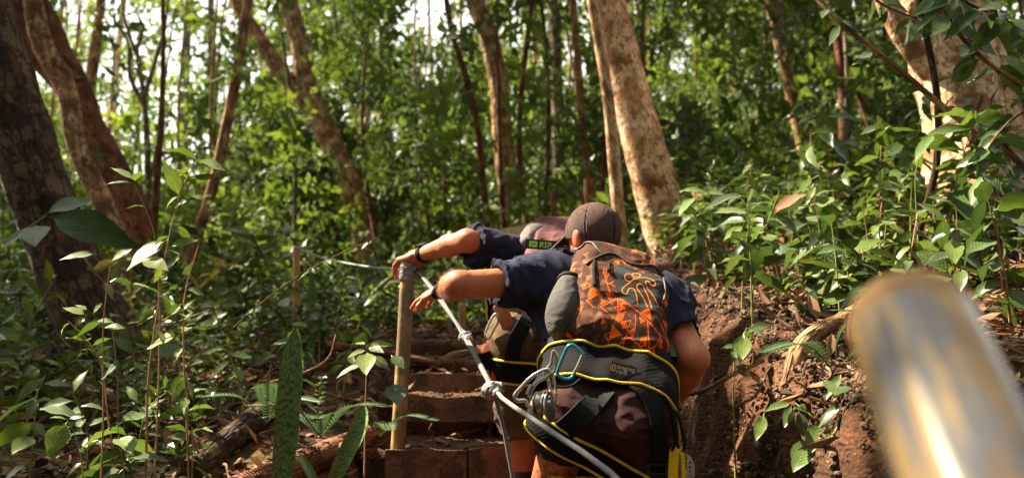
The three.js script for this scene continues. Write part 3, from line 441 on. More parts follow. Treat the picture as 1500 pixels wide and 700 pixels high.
{
  const pk = thing('backpack', 'orange and brown geometric print backpack with a dark logo patch', 'backpack', packAt(0, -0.2, -0.05));
  // the print is drawn flat, in the pack's own axes (metres)
  const CW = 1024, SPAN = 0.56, cv = document.createElement('canvas'); cv.width = cv.height = CW; const cx = cv.getContext('2d');
  const kx = 2.72 / FPX / 4, T = (zx, zy) => { const x = (zx - 392) * kx, y = -(zy - 352) * kx; const c = Math.cos(0.2), s = Math.sin(0.2); const u = x * c - y * s, v = (x * s + y * c) / 0.78 - 0.038; return [(u / SPAN + 0.5) * CW, (0.5 - v / SPAN) * CW]; };
  cx.fillStyle = '#482c20'; cx.fillRect(0, 0, CW, CW); const r = rng(71);
  for (let i = 0; i < 90; i++) { const x = r() * CW, y = r() * CW, s = 20 + r() * 50, a = r() * 6; cx.fillStyle = ['#3c241b', '#593a2b', '#372018', '#6a4935'][i % 4]; cx.beginPath(); for (let k = 0; k < 3; k++) cx.lineTo(x + s * Math.cos(a + k * 2.1), y + s * Math.sin(a + k * 2.1)); cx.fill(); }
  const poly = (pts, fill, stroke, w = 7) => { cx.beginPath(); pts.forEach(([a, b], i) => { const q = T(a, b); i ? cx.lineTo(...q) : cx.moveTo(...q); }); if (fill) { cx.closePath(); cx.fillStyle = fill; cx.fill(); } if (stroke) { cx.lineWidth = w; cx.strokeStyle = stroke; cx.lineJoin = 'round'; cx.lineCap = 'round'; cx.stroke(); } };
  const OR = '#e8580f';
  for (let j = 0; j < 15; j++) for (let i = 0; i < 30; i++) { const w = 46, hh = 42, x0 = 20 + i * w / 2 + (j % 2) * 8, y0 = 30 + j * hh, up = (i + j) % 2, t = (up ? [[x0, y0 + hh], [x0 + w, y0 + hh], [x0 + w / 2, y0]] : [[x0, y0], [x0 + w, y0], [x0 + w / 2, y0 + hh]]).map(([a, b]) => [a * 0.97 + b * 0.12 + (r() - 0.5) * 6, b - a * 0.1 + 40 + (r() - 0.5) * 6]), k = r(), g = [(t[0][0] + t[1][0] + t[2][0]) / 3, (t[0][1] + t[1][1] + t[2][1]) / 3], sh = t.map((q) => [lerp(q[0], g[0], 0.14), lerp(q[1], g[1], 0.14)]); if (k < 0.05) poly(sh, OR); else if (k < 0.1) poly([...sh, sh[0]], null, OR, 4.5); else if (k < 0.6) poly(sh, ['#593a2b', '#6a4935', '#372018'][Math.floor(r() * 3)]); }
  for (const t of [[[240, 310], [290, 340], [215, 355]], [[215, 375], [250, 330], [300, 345]], [[295, 370], [335, 385], [290, 405]], [[400, 395], [440, 430], [402, 440]], [[350, 510], [410, 560], [340, 575]], [[395, 500], [430, 495], [418, 535]], [[440, 550], [487, 525], [470, 578]], [[515, 455], [572, 420], [580, 492]], [[512, 475], [545, 495], [515, 510]], [[505, 590], [550, 570], [545, 612]], [[612, 610], [632, 575], [645, 612]], [[660, 340], [700, 365], [680, 395], [655, 370]], [[675, 540], [695, 590], [672, 580]], [[95, 480], [140, 520], [110, 530]], [[55, 440], [80, 500], [48, 470]], [[640, 500], [660, 530], [640, 520]], [[420, 595], [385, 595], [415, 575]], [[215, 220], [245, 230], [225, 250]], [[130, 90], [160, 80], [150, 105]]]) poly(t, OR);
  for (const l of [[[290, 415], [390, 372], [390, 502], [290, 415]], [[335, 200], [330, 270], [380, 300]], [[330, 270], [355, 370]], [[310, 265], [345, 285], [385, 260]], [[395, 365], [510, 450], [625, 560]], [[490, 460], [485, 520]], [[555, 500], [560, 630]], [[555, 500], [632, 560], [600, 610], [555, 625]], [[430, 560], [415, 610]], [[430, 565], [550, 630]], [[635, 500], [690, 560], [710, 600]], [[210, 370], [250, 415]], [[210, 260], [205, 290]], [[660, 350], [690, 380]], [[590, 620], [600, 650]], [[320, 190], [330, 270]]]) poly(l, null, OR, 6);
  poly([[375, 175], [400, 150], [470, 160], [520, 205], [610, 205], [668, 260], [672, 320], [630, 425], [560, 430], [460, 395], [395, 350], [370, 220]], '#2e322f', '#222422', 5);
  const curveP = (pts) => { cx.beginPath(); const c = new THREE.CatmullRomCurve3(pts.map(([a, b]) => V(...T(a, b), 0))); for (let i = 0; i <= 60; i++) { const q = c.getPoint(i / 60); i ? cx.lineTo(q.x, q.y) : cx.moveTo(q.x, q.y); } cx.lineWidth = 6.5; cx.strokeStyle = '#ee7a24'; cx.lineCap = 'round'; cx.stroke(); };
  const ring = (x, y, rx, ry) => curveP([0, 1, 2, 3, 4, 5, 6, 7, 8].map((k) => [x + rx * Math.cos(k * Math.PI / 4), y + ry * Math.sin(k * Math.PI / 4)]));
  ring(467, 246, 27, 24); ring(514, 226, 25, 18);
  curveP([[505, 405], [500, 340], [488, 312], [470, 308], [455, 322], [445, 345], [425, 342], [422, 315], [445, 292], [520, 250], [580, 245], [612, 262], [622, 285], [610, 298], [592, 290], [575, 268], [562, 275], [572, 310], [605, 360], [628, 415]]);
  curveP([[562, 418], [545, 370], [515, 320], [510, 295], [525, 285], [545, 295], [560, 330], [580, 390], [585, 425]]);
  for (let i = 0; i < 26000; i++) { const k = r(); cx.fillStyle = k < 0.5 ? 'rgba(20,12,8,0.13)' : 'rgba(240,220,200,0.07)'; cx.fillRect(r() * CW, r() * CW, 2.2, 2.2); }
  const print = new THREE.CanvasTexture(cv); print.colorSpace = THREE.SRGBColorSpace; print.magFilter = THREE.LinearFilter;
  const uvf = (x, y, z) => { const q = V(x, y, z).sub(packC); return [q.dot(packU) / SPAN + 0.5, q.dot(packV) / SPAN + 0.5]; };
  const packMat = phy({ specularIntensity: 0.3,  map: print, bumpMap: print, bumpScale: 0.0015, roughness: 0.9 });
  const [lo, hi] = boxOf(0.04, ...[-1, 1].flatMap((a) => [-1, 1].flatMap((b) => [-1, 1].map((c) => packAt(a * 0.19, b * 0.26, c * 0.12)))));
  part(pk, 'main_compartment', isoMesh(packF, lo, hi, 0.006, uvf), packMat);
  // zips and their pulls
  const zipM = std({ color: hex('#33312f'), roughness: 0.6, metalness: 0.2 });
  const onPack = (z, lift = 0.002) => { const h = hit(800 + z[0] / 4, 345 + z[1] / 4, packF); return h ? h.p.addScaledVector(h.n, lift) : null; };
  const along = (zs, n = 40) => { const c = new THREE.CatmullRomCurve3(zs.map(([a, b]) => V(a, b, 0))); const o = []; for (let i = 0; i <= n; i++) { const q = c.getPoint(i / n), h = onPack([q.x, q.y]); if (h) o.push(h); } return o; };
  const zip1 = along([[235, 170], [300, 130], [360, 108], [420, 118], [490, 165], [560, 178], [630, 180], [680, 240], [698, 320], [690, 380]]); part(pk, 'zip', tube(zip1, 0.004, 8, 90), zipM);
  const zip2 = along([[75, 190], [90, 130], [130, 100], [200, 75], [235, 45], [270, 45], [300, 80], [330, 110]]); part(pk, 'zip', tube(zip2, 0.0036, 8, 60), zipM);
  for (const zs of [[[285, 150], [282, 200], [282, 250], [284, 295]], [[372, 160], [370, 185], [366, 210]]]) { const ps = along(zs, 6); const b = part(pk, 'zip_pull', tube(ps, 0.0055, 8, 14), webbing); }
  const hp = [[255, 45], [240, 30], [265, 22], [285, 50]].map((z) => onPack(z, 0.02)).filter(Boolean); 
  if (hp.length > 2) part(pk, 'haul_loop', tube(hp, 0.007, 8, 20), webbing);
  // mesh bottle pocket with its bottle
  const bc = packAt(-0.158, -0.045, 0.035); const bottle = new THREE.LatheGeometry([[0, -0.1], [0.03, -0.1], [0.034, -0.09], [0.034, 0.03], [0.02, 0.06], [0.012, 0.07], [0.012, 0.085], [0, 0.086]].map(([a, b]) => new THREE.Vector2(a, b)), 20);
  const basis = new THREE.Matrix4().makeBasis(packU, packV, packN); bottle.applyMatrix4(basis); bottle.translate(bc.x, bc.y, bc.z);
  const bt = solo('water_bottle', 'pale bottle inside the mesh pocket of the orange backpack', 'bottle', bottle, phy({ color: hex('#c9bfae'), roughness: 0.4 }));
  const netTex = tex(256, (u, v) => { const a = Math.sin((u + v) * Math.PI * 2 * 22), b = Math.sin((u - v) * Math.PI * 2 * 22), hole = a > -0.1 && b > -0.1; const k = (hole ? 92 : 30) * (0.8 + 0.4 * pf(u, v, 4, 433, 3)); return [k, k * 0.94, k * 0.86]; });
  netTex.repeat.set(5, 5);
  const pocket = (x, y, z) => blend([ell(packAt(-0.152, -0.05, 0.035), packU, packV, packN, 0.048, 0.12, 0.06), ell(packAt(-0.15, -0.09, 0.035), packU, packV, packN, 0.05, 0.07, 0.06)], 0.03)(x, y, z);
  const pc = half(packAt(0, 0.055, 0), packV), pocketBlend = blend([ell(packAt(-0.152, -0.05, 0.035), packU, packV, packN, 0.048, 0.125, 0.06), ell(packAt(-0.15, -0.09, 0.035), packU, packV, packN, 0.05, 0.07, 0.06)], 0.03);
  const pocketF = strong((x, y, z) => Math.max(pocketBlend(x, y, z), pc(x, y, z)), 0.006, 16, 9);
  part(pk, 'mesh_pocket', isoMesh(pocketF, ...boxOf(0.16, packAt(-0.152, -0.05, 0.035)), 0.006, uvf), std({ map: netTex, roughness: 0.9 }), { label: 'grey mesh bottle pocket' });
  part(pk, 'pocket_binding', bandGeo(pocketF, packAt(-0.152, 0.045, 0.035), packV, 0.022, 0.001, 0.004, 40, 3, 0.005).g, webbing);
  // shoulder straps over to the chest, side straps with loose ends
  for (const [a, S] of [[-1, A1.sl], [1, A1.sr]]) { const q = S.clone().lerp(A1.nk, 0.35); const pts = [packAt(a * 0.08, 0.18, -0.05), q.clone().add(V(0, 0.085, 0.03)), q.clone().add(V(0, 0.055, -0.07)), q.clone().add(V(0, -0.06, -0.11)), q.clone().add(V(a * 0.02, -0.2, -0.06)), packAt(a * 0.17, -0.14, -0.05)]; const c = curve(pts), ps = [], ns = []; const mid = A1.cl.clone().lerp(A1.cr, 0.5).lerp(S, 0.5); for (let i = 0; i <= 24; i++) { const p = c.getPoint(i / 24); ps.push(p); ns.push(p.clone().sub(mid).normalize()); } part(pk, 'shoulder_strap', ribbon(ps, ns, 0.05, 0.01), webbing); }
  { const ps = [packAt(0.165, -0.05, 0.02), packAt(0.185, -0.1, 0.01), packAt(0.2, -0.15, 0.015)], ns = ps.map(() => V(0.3, 0.2, 1).normalize()); part(pk, 'side_strap', ribbon(ps, ns, 0.026, 0.003), std({ color: hex('#4d5048'), roughness: 0.8 })); }
  solo('drinking_tube', 'blue tube end standing up behind the backpack top', 'tube', tube([P(900, 372, 2.9), P(903, 367, 2.91), P(909, 368, 2.92), P(914, 376, 2.93)], 0.004, 8, 16), std({ color: hex('#2f7fd0'), roughness: 0.4 }));
}
// ---------------------------------------------------------------- his climbing harness and hardware
{
  const hs = thing('climbing_harness', 'black padded climbing harness with yellow piping on the capped man', 'harness', V(0.27, 1.2, -2.6));
  const upv = A1.wl.clone().add(A1.wr).sub(A1.pl).sub(A1.pr).normalize();
  const c0 = A1.pl.clone().add(A1.pr).multiplyScalar(0.5).lerp(A1.wl.clone().add(A1.wr).multiplyScalar(0.5), 0.36);
  const belt = bandGeo(union(shorts1, shirt1), c0, upv.clone().add(packU.clone().multiplyScalar(0.12)), 0.126, 0.004, 0.011, 90, 7, 0.06);
  const wb = part(hs, 'waist_belt', belt.g, padding);
  part(wb, 'piping', loop(belt.top, 0.005, 6, 180), yellowTrim); part(wb, 'piping', loop(belt.bottom, 0.0048, 6, 180), yellowTrim);
  const beltF = (x, y, z) => Math.min(union(shorts1, shirt1)(x, y, z), 1e9);
  const thick = (x, y, z) => dress1(x, y, z) - 0.016;
  const inBelt = (x, y, z) => dress1(x, y, z) - 0.017;
  // webbing round the middle of the belt, with ladder slots
  const mid = bandGeo(union(shorts1, shirt1), c0, upv.clone().add(packU.clone().multiplyScalar(0.12)), 0.045, 0.016, 0.004, 90, 3, 0.06); part(wb, 'belt_webbing', mid.g, webbing);
  // maker's label
  { const cv = document.createElement('canvas'); cv.width = 256; cv.height = 128; const c = cv.getContext('2d'); c.fillStyle = '#15130f'; c.fillRect(0, 0, 256, 128); c.strokeStyle = '#e39a1e'; c.lineWidth = 9; c.strokeRect(18, 26, 26, 66); c.fillStyle = '#cdbfa6'; c.font = '58px sans-serif'; c.fillText('singing', 58, 60, 190); c.fillText('rock', 58, 110, 130); const t = new THREE.CanvasTexture(cv); t.colorSpace = THREE.SRGBColorSpace;
    const h = hit(912, 544, inBelt), n = h.n.clone().multiplyScalar(0.35).add(camVec(0.1, 0.15, 1)).normalize(), x = packU.clone().addScaledVector(n, -packU.dot(n)).normalize(), y = V().crossVectors(n, x); const g = new THREE.BoxGeometry(0.074, 0.034, 0.003); g.applyMatrix4(new THREE.Matrix4().makeBasis(x, y, n)); const q = h.p.addScaledVector(n, 0.014); g.translate(q.x, q.y, q.z); const m = part(wb, 'name_label', g, std({ map: t, roughness: 0.7 })); }
  // leg loops
  const legBand = (f, c, ax, hgt, nm) => { const b = bandGeo(f, c, ax, hgt, 0.003, 0.01, 72, 5, 0.03), m = part(hs, nm, b.g, padding); part(m, 'piping', loop(b.top, 0.0045, 6, 140), yellowTrim); part(m, 'piping', loop(b.bottom, 0.0045, 6, 140), yellowTrim); return b; };
  legBand(union(shorts1, body1), A1.pl.clone().lerp(A1.kl, 0.2), camVec(0.48, 0.86, 0.1), 0.072, 'leg_loop');
  legBand(union(shorts1, body1), A1.pr.clone().lerp(A1.kr, 0.62), camVec(-0.1, 0.97, 0.2), 0.07, 'leg_loop');
  const over = (x, y, z) => dress1(x, y, z) - 0.006;
  part(hs, 'riser_strap', strapOn(over, [[890, 572], [868, 592], [842, 618], [815, 640], [796, 655]], 0.066, 0.004), webbing);
  part(hs, 'riser_strap', strapOn(over, [[925, 560], [945, 572], [960, 600], [966, 640], [966, 695]], 0.052, 0.004), webbing);
  for (const [px, py, an] of [[795, 645, 0.9], [962, 688, 0]]) { const h = hit(px, py, thick), n = h.n, x = camVec(Math.cos(an), -Math.sin(an), 0); x.addScaledVector(n, -x.dot(n)).normalize(); const y = V().crossVectors(n, x), pts = [[-1, -1], [1, -1], [1, 1], [-1, 1]].map(([a, b]) => h.p.clone().addScaledVector(n, 0.006).addScaledVector(x, a * 0.026).addScaledVector(y, b * 0.012)); const poly = []; for (let i = 0; i < 4; i++) for (let k = 0; k < 4; k++) poly.push(pts[i].clone().lerp(pts[(i + 1) % 4], k / 4)); part(hs, 'buckle', loop(poly, 0.003, 6, 48), blackAlloy); }
  const gear = hit(815, 560, thick).p, gl = [P(795, 552, 2.52), P(815, 566, 2.5), P(835, 566, 2.5), P(850, 556, 2.52)]; part(hs, 'gear_loop', tube(gl, 0.004, 8, 20), webbing);
  part(hs, 'gear_loop', tube([hit(958, 560, thick).p, P(985, 600, 2.48), P(992, 640, 2.46), P(985, 660, 2.5)], 0.004, 8, 20), webbing);

  // hardware hanging at his left hip: px outlines at the depth of the belt surface
  const D0 = 2.47, O = (px, d = D0) => px.map(([a, b]) => P(a, b, d));
  const bc = thing('carabiner', 'blue wire-cut carabiner clipped to the back of the black harness', 'carabiner', P(834, 555, D0), 'carabiners on the harness');
  bc.userData.label = 'blue carabiner with a silver gate on the black harness';
  part(bc, 'body', tube(O([[824, 553], [817, 548], [820, 535], [826, 520], [832, 508], [838, 505], [846, 510], [854, 519]]), 0.0052, 10, 60), blueAlloy);
  part(bc, 'body', tube(O([[824, 554], [833, 555], [840, 551], [842, 545]]), 0.0052, 10, 20), blueAlloy); part(bc, 'gate', tube(O([[841, 547], [847, 535], [853, 521]], D0 - 0.002), 0.0046, 10, 20), alloy);
  const oc = thing('oval_carabiner', 'upper silver oval carabiner hanging from the harness gear loop', 'carabiner', P(806, 552, D0));
  part(oc, 'ring', loop(O([[811, 514], [815, 520], [815, 532], [811, 545], [804, 552], [799, 549], [801, 540], [807, 533], [809, 522]], D0 - 0.02), 0.0045, 10, 60), alloy);
  const lc = thing('locking_carabiner', 'big pear shaped silver locking carabiner above the pulley', 'carabiner', P(785, 590, D0));
  part(lc, 'body', loop(O([[803, 541], [797, 542], [779, 552], [765, 566], [754, 580], [757, 586], [770, 587], [774, 594], [783, 596], [781, 586], [776, 577], [786, 560], [800, 552], [806, 546]], D0 - 0.025), 0.0058, 10, 110), alloy);
  part(lc, 'screw_sleeve', tube(O([[774, 578], [780, 564]], D0 - 0.03), 0.0088, 12, 8), steel);
  const lc2 = thing('oval_carabiner', 'right hand silver oval carabiner holding the pulley cheek', 'carabiner', P(805, 595, D0)); 
  part(lc2, 'ring', loop(O([[800, 543], [808, 546], [812, 560], [814, 580], [812, 592], [806, 597], [803, 590], [807, 578], [804, 560]], D0 - 0.01), 0.0048, 10, 80), alloy);
  const pu = thing('pulley', 'silver rescue pulley with round cheeks hanging at the hip', 'pulley', P(795, 618, D0));
  const ax = camVec(0.88, 0.1, 0.47).normalize(), pc = P(796, 590, D0 - 0.03); const disc = (r, w, off, seg = 28) => { const g = new THREE.CylinderGeometry(r, r, w, seg); g.applyQuaternion(new THREE.Quaternion().setFromUnitVectors(V(0, 1, 0), ax)); const q = pc.clone().addScaledVector(ax, off); g.translate(q.x, q.y, q.z); return g; };
  part(pu, 'wheel', new THREE.LatheGeometry([[0, -0.012], [0.03, -0.012], [0.032, -0.01], [0.024, 0], [0.032, 0.01], [0.03, 0.012], [0, 0.012]].map(([a, b]) => new THREE.Vector2(a, b)), 32).applyQuaternion(new THREE.Quaternion().setFromUnitVectors(V(0, 1, 0), ax)).translate(pc.x, pc.y, pc.z), steel);
  const cheek = (off) => { const s = new THREE.Shape(); s.absellipse(0, -0.012, 0.033, 0.042, 0, 2 * Math.PI); s.holes.push(new THREE.Path().absellipse(0, 0.02, 0.006, 0.006, 0, 2 * Math.PI)); const g = new THREE.ExtrudeGeometry(s, { depth: 0.003, bevelEnabled: true, bevelSize: 0.001, bevelThickness: 0.001, bevelSegments: 2, curveSegments: 24 }); const Y = camVec(0.05, 1, 0.1); Y.addScaledVector(ax, -Y.dot(ax)).normalize(); g.applyMatrix4(new THREE.Matrix4().makeBasis(V().crossVectors(Y, ax), Y, ax)); const q = pc.clone().addScaledVector(ax, off); g.translate(q.x, q.y, q.z); return g; };
  part(pu, 'cheek', cheek(-0.02), alloy); part(pu, 'cheek', cheek(0.016), alloy); part(pu, 'axle', disc(0.007, 0.05, 0), alloy);
  // right hip: black carabiner, yellow sling, perforated plate
  const kb = thing('black_carabiner', 'black carabiner hanging at the right hip of the capped man', 'carabiner', P(990, 610, 2.5));
  part(kb, 'body', loop(O([[986, 600], [992, 605], [1000, 630], [1004, 652], [1000, 660], [994, 655], [988, 630]], 2.5), 0.005, 10, 70), blackAlloy);
  const sg = thing('yellow_sling', 'bright yellow webbing sling hanging from the black carabiner', 'sling', P(988, 700, 2.5));
  { const ps = [[994, 654], [988, 662], [986, 690], [986, 730], [990, 770]].map(([a, b]) => P(a, b, 2.5)), ns = ps.map(() => V(-0.2, 0.1, 1).normalize()); part(sg, 'strand', ribbon(ps, ns, 0.028, 0.003), yellowTrim); const p2 = [[996, 656], [1000, 668], [1001, 700], [1000, 760]].map(([a, b]) => P(a, b, 2.52)), n2 = p2.map(() => V(0.5, 0.1, 0.8).normalize()); part(sg, 'strand', ribbon(p2, n2, 0.016, 0.003), yellowTrim); }
  { const s = new THREE.Shape(); s.absellipse(0, 0, 0.026, 0.05, 0, 2 * Math.PI); for (let j = -3; j <= 3; j++) for (let i = -1; i <= 1; i++) { const x = i * 0.013, y = j * 0.012; if (Math.hypot(x / 0.021, y / 0.044) < 1) s.holes.push(new THREE.Path().absellipse(x, y, 0.0035, 0.0035, 0, 2 * Math.PI)); } const g = new THREE.ExtrudeGeometry(s, { depth: 0.003, bevelEnabled: false, curveSegments: 14 }); const q = P(1005, 690, 2.55); g.rotateY(-0.3); g.translate(q.x, q.y, q.z); solo('perforated_plate', 'grey perforated metal plate behind the yellow sling', 'plate', g, alloy); }
}
// ---------------------------------------------------------------- the man in front
const A2 = {
  pl: P(760, 500, 3.24), pr: P(836, 505, 3.22), wl: P(768, 455, 3.4), wr: P(838, 460, 3.4), cl: P(782, 405, 3.6), cr: P(848, 412, 3.57), sl: P(762, 382, 3.5), sr: P(872, 405, 3.5), nk: P(832, 372, 3.74), hd: P(862, 352, 3.82),
  el: P(684, 352, 3.33), wrl: P(612, 374, 3.53), er: P(880, 480, 3.4), wrr: P(865, 540, 3.55),
};
A2.kl = P(764, 632, 3.36); A2.kr = P(850, 640, 3.3); A2.al = V(A2.kl.x, 1.04, A2.kl.z - 0.02); A2.al.y = 1.04; A2.al.z = -3.42; A2.ar = V(A2.kr.x, 0.86, -3.05);
const body2 = (() => {
  const A = A2, trunk = blend([...torso(A, 0, 0.078), ...shoulders(A, -0.004)], 0.04), arm = (s, e, w) => blend([bone(s, e, 0.052, 0.041), bone(e, e.clone().lerp(w, 0.35), 0.041, 0.041), bone(e.clone().lerp(w, 0.35), w, 0.041, 0.026)], 0.02), leg = (p, k, a) => blend([bone(p, k, 0.074, 0.06), bone(k, k.clone().lerp(a, 0.35), 0.054, 0.056), bone(k.clone().lerp(a, 0.35), a, 0.056, 0.035)], 0.03);
  const limbs = [arm(A.sl, A.el, A.wrl), arm(A.sr, A.er, A.wrr), leg(A.pl, A.kl, A.al), leg(A.pr, A.kr, A.ar)], neck = bone(A.nk, A.hd.clone().add(V(0, -0.03, 0.01)), 0.058, 0.054);
  return (x, y, z) => { let d = smin(trunk(x, y, z), neck(x, y, z), 0.04); for (const l of limbs) d = smin(d, l(x, y, z), 0.03); return d; };
})();
{
  const A = A2, me = thing('person', 'man ahead in navy t-shirt and olive shorts gripping the post top', 'person', V(0.1, 0.95, -3.3));
  const hd = headField(A.hd, V(0.1, -0.5, -1), V(0, 0.9, -0.4));
  const hl = handField(A.wrl, P(585, 382, 3.6).sub(A.wrl), camVec(0, 1, 0.15), camVec(0, -0.4, -1), [0.55, 0.6, 0.6, 0.55, 0.8], 0.04), hr = handField(A.wrr, V(-0.1, -0.7, -0.6), V(1, 0, 0), V(0, 0.3, -1), [0.3, 0.35, 0.4, 0.4, 0.4]);
  const fl = foot(A.al), fr = foot(A.ar);
  const g = bodyMesh(body2, [V(-0.48, 0.8, -4.05), V(0.52, 2.2, -2.95)], 0.009, [[hl, boxOf(0.17, A.wrl, P(588, 382, 3.58)), 0.0035], [hr, boxOf(0.17, A.wrr), 0.005], [hd, boxOf(0.15, A.hd), 0.005]], () => [1, 1, 1]);
  part(me, 'body', g, skinMat);
  const t = blend([...torso(A, 0.014, 0.092), ...shoulders(A, 0.012)], 0.06), sl = bone(A.sl, A.el, 0.072, 0.075), sr = bone(A.sr, A.er, 0.07, 0.074), drape = bone(A.sl.clone().lerp(A.el, 0.35).add(V(0, -0.05, 0)), A.sl.clone().lerp(A.el, 0.8).add(V(0, -0.055, 0)), 0.05, 0.045), c1 = cutAt(A.sl, A.el, 0.9), c2 = cutAt(A.sr, A.er, 0.6), hem = half(A.pl.clone().lerp(A.wl, 0.5), A.pl.clone().sub(A.wl)), col = half(A.nk.clone().lerp(A.hd, 0.15), A.hd.clone().sub(A.nk));
  const shirt2 = folds((x, y, z) => Math.max(smin(smin(t(x, y, z), Math.max(smin(sl(x, y, z), drape(x, y, z), 0.03), c1(x, y, z)), 0.05), Math.max(sr(x, y, z), c2(x, y, z)), 0.05), hem(x, y, z), col(x, y, z)), 0.02, 14, 13);
  part(me, 'shirt', isoMesh(shirt2, V(-0.4, 1.4, -3.95), V(0.5, 2.15, -3.1), 0.008), navyFront);
  const st = blend([bone(A.pl, A.pr, 0.108, 0.108), bone(A.pl, A.wl, 0.108, 0.1), bone(A.pr, A.wr, 0.108, 0.1), bone(A.wl, A.wr, 0.1, 0.1), bone(A.pl.clone().add(V(0.01, -0.02, 0.03)), A.pl.clone().add(V(0.02, -0.03, 0.03)), 0.085, 0.085), bone(A.pr.clone().add(V(-0.01, -0.02, 0.03)), A.pr.clone().add(V(-0.02, -0.03, 0.03)), 0.085, 0.085)], 0.04), ll = bone(A.pl, A.kl, 0.1, 0.1), lr = bone(A.pr, A.kr, 0.1, 0.1), k1 = cutAt(A.pl, A.kl, 0.95), k2 = cutAt(A.pr, A.kr, 0.95), top = half(A.wl.clone().lerp(A.cl, 0.1), A.cl.clone().sub(A.wl));
  const shorts2 = folds((x, y, z) => Math.max(smin(smin(st(x, y, z), Math.max(ll(x, y, z), k1(x, y, z)), 0.03), Math.max(lr(x, y, z), k2(x, y, z)), 0.03), top(x, y, z)), 0.016, 16, 17, V(0.5, 1, 0.5));
  part(me, 'shorts', isoMesh(shorts2, V(-0.15, 0.95, -3.75), V(0.5, 1.9, -3.0), 0.008), olive);
  for (const [a, f] of [[A.al, fl], [A.ar, fr]]) { const sh = blend([bone(f.heel, f.toe, 0.042, 0.036), bone(f.heel, a.clone().add(V(0, 0.02, 0)), 0.045, 0.048)], 0.02), gy = a === A.al ? 0.955 : 0.775; part(me, 'boot', isoMesh((x, y, z) => Math.max(sh(x, y, z), gy - y), ...boxOf(0.09, f.heel, f.toe, a), 0.009), std({ color: hex('#33261f'), roughness: 0.8 })); }
  const { f, u, s } = hd.axes, hair = ell(hd.at(0, 0.03, -0.02), s, u, f, 0.084, 0.1, 0.1), face = half(hd.at(0, 0, 0.045), f.clone().addScaledVector(u, -0.8)); part(me, 'hair', isoMesh(strong((x, y, z) => Math.max(hair(x, y, z), face(x, y, z)), 0.006, 30, 4), ...boxOf(0.15, A.hd), 0.006), std({ color: hex('#2b1d14'), roughness: 0.8 }));
  // watch
  const wt = thing('wristwatch', 'black wristwatch on the forearm reaching to the post', 'watch', A.wrl); const ax = A.wrl.clone().sub(A.el), wc = A.wrl.clone().lerp(A.el, 0.1); part(wt, 'strap', bandGeo(union(body2, hl), wc, ax, 0.024, 0.001, 0.005, 48, 4, 0.005).g, webbing);
  { const fg = new THREE.CylinderGeometry(0.019, 0.02, 0.012, 24), q = wc.clone().add(camVec(-0.004, 0.034, 0.006)); fg.applyQuaternion(new THREE.Quaternion().setFromUnitVectors(V(0, 1, 0), camVec(-0.3, 0.9, 0.2).normalize())); fg.translate(q.x, q.y, q.z); part(wt, 'case', fg, blackAlloy); }
  // harness
  const dress2 = union(body2, shirt2, shorts2), hs = thing('climbing_harness', 'black harness with yellow edged leg loops over the olive shorts', 'harness', V(0.1, 1.4, -3.3));
  const up = A.wl.clone().sub(A.pl); const b0 = bandGeo(union(shirt2, shorts2), A.pl.clone().add(A.pr).multiplyScalar(0.5).lerp(A.wl.clone().add(A.wr).multiplyScalar(0.5), 0.95), up, 0.09, 0.003, 0.01, 72, 4, 0.05), wb = part(hs, 'waist_belt', b0.g, padding); part(wb, 'piping', loop(b0.bottom, 0.004, 6, 140), yellowTrim);
  for (const [p, k] of [[A.pl, A.kl], [A.pr, A.kr]]) { const b = bandGeo(union(shorts2, body2), p.clone().lerp(k, 0.28), V(0.05, 1, 0.12), 0.082, 0.003, 0.009, 64, 4, 0.03), m = part(hs, 'leg_loop', b.g, padding); part(m, 'piping', loop(b.top, 0.0045, 6, 120), yellowTrim); part(m, 'piping', loop(b.bottom, 0.0045, 6, 120), yellowTrim); }
  const over = (x, y, z) => dress2(x, y, z) - 0.005;
  part(hs, 'riser_strap', strapOn(over, [[782, 452], [768, 475], [755, 500], [750, 525], [748, 555]], 0.052, 0.004), webbing);
  // leather pouch, quickdraw and orange tag at his hip
  const rb = (px, py, d, w, h, t, an) => { const s = new THREE.Shape(), r = 0.008; s.moveTo(-w / 2 + r, -h / 2); s.lineTo(w / 2 - r, -h / 2); s.quadraticCurveTo(w / 2, -h / 2, w / 2, -h / 2 + r); s.lineTo(w / 2, h / 2 - r); s.quadraticCurveTo(w / 2, h / 2, w / 2 - r, h / 2); s.lineTo(-w / 2 + r, h / 2); s.quadraticCurveTo(-w / 2, h / 2, -w / 2, h / 2 - r); s.lineTo(-w / 2, -h / 2 + r); s.quadraticCurveTo(-w / 2, -h / 2, -w / 2 + r, -h / 2); const g = new THREE.ExtrudeGeometry(s, { depth: t, bevelEnabled: true, bevelSize: 0.003, bevelThickness: 0.003, bevelSegments: 3 }); g.rotateZ(an); g.rotateY(-0.3); const q = P(px, py, d); g.translate(q.x, q.y, q.z); return g; };
  solo('leather_sheath', 'tan leather sheath hanging over the olive shorts', 'sheath', rb(739, 463, 3.17, 0.042, 0.088, 0.014, 0.42), leather);
  solo('leather_strap', 'brown leather strap looped low beside the olive shorts', 'strap', (() => { const ps = [[697, 512], [705, 512], [718, 507], [727, 500], [733, 490]].map(([a, b]) => P(a, b, 3.18)); return ribbon(ps, ps.map(() => V(0.2, 0.5, 1).normalize()), 0.034, 0.004); })(), leather);
  const qd = thing('quickdraw_carabiner', 'slim silver carabiner at the hip of the man in front', 'carabiner', P(717, 495, 3.15)); part(qd, 'body', loop([[726, 460], [730, 468], [722, 485], [715, 497], [711, 492], [716, 475]].map(([a, b]) => P(a, b, 3.15)), 0.005, 8, 60), alloy);
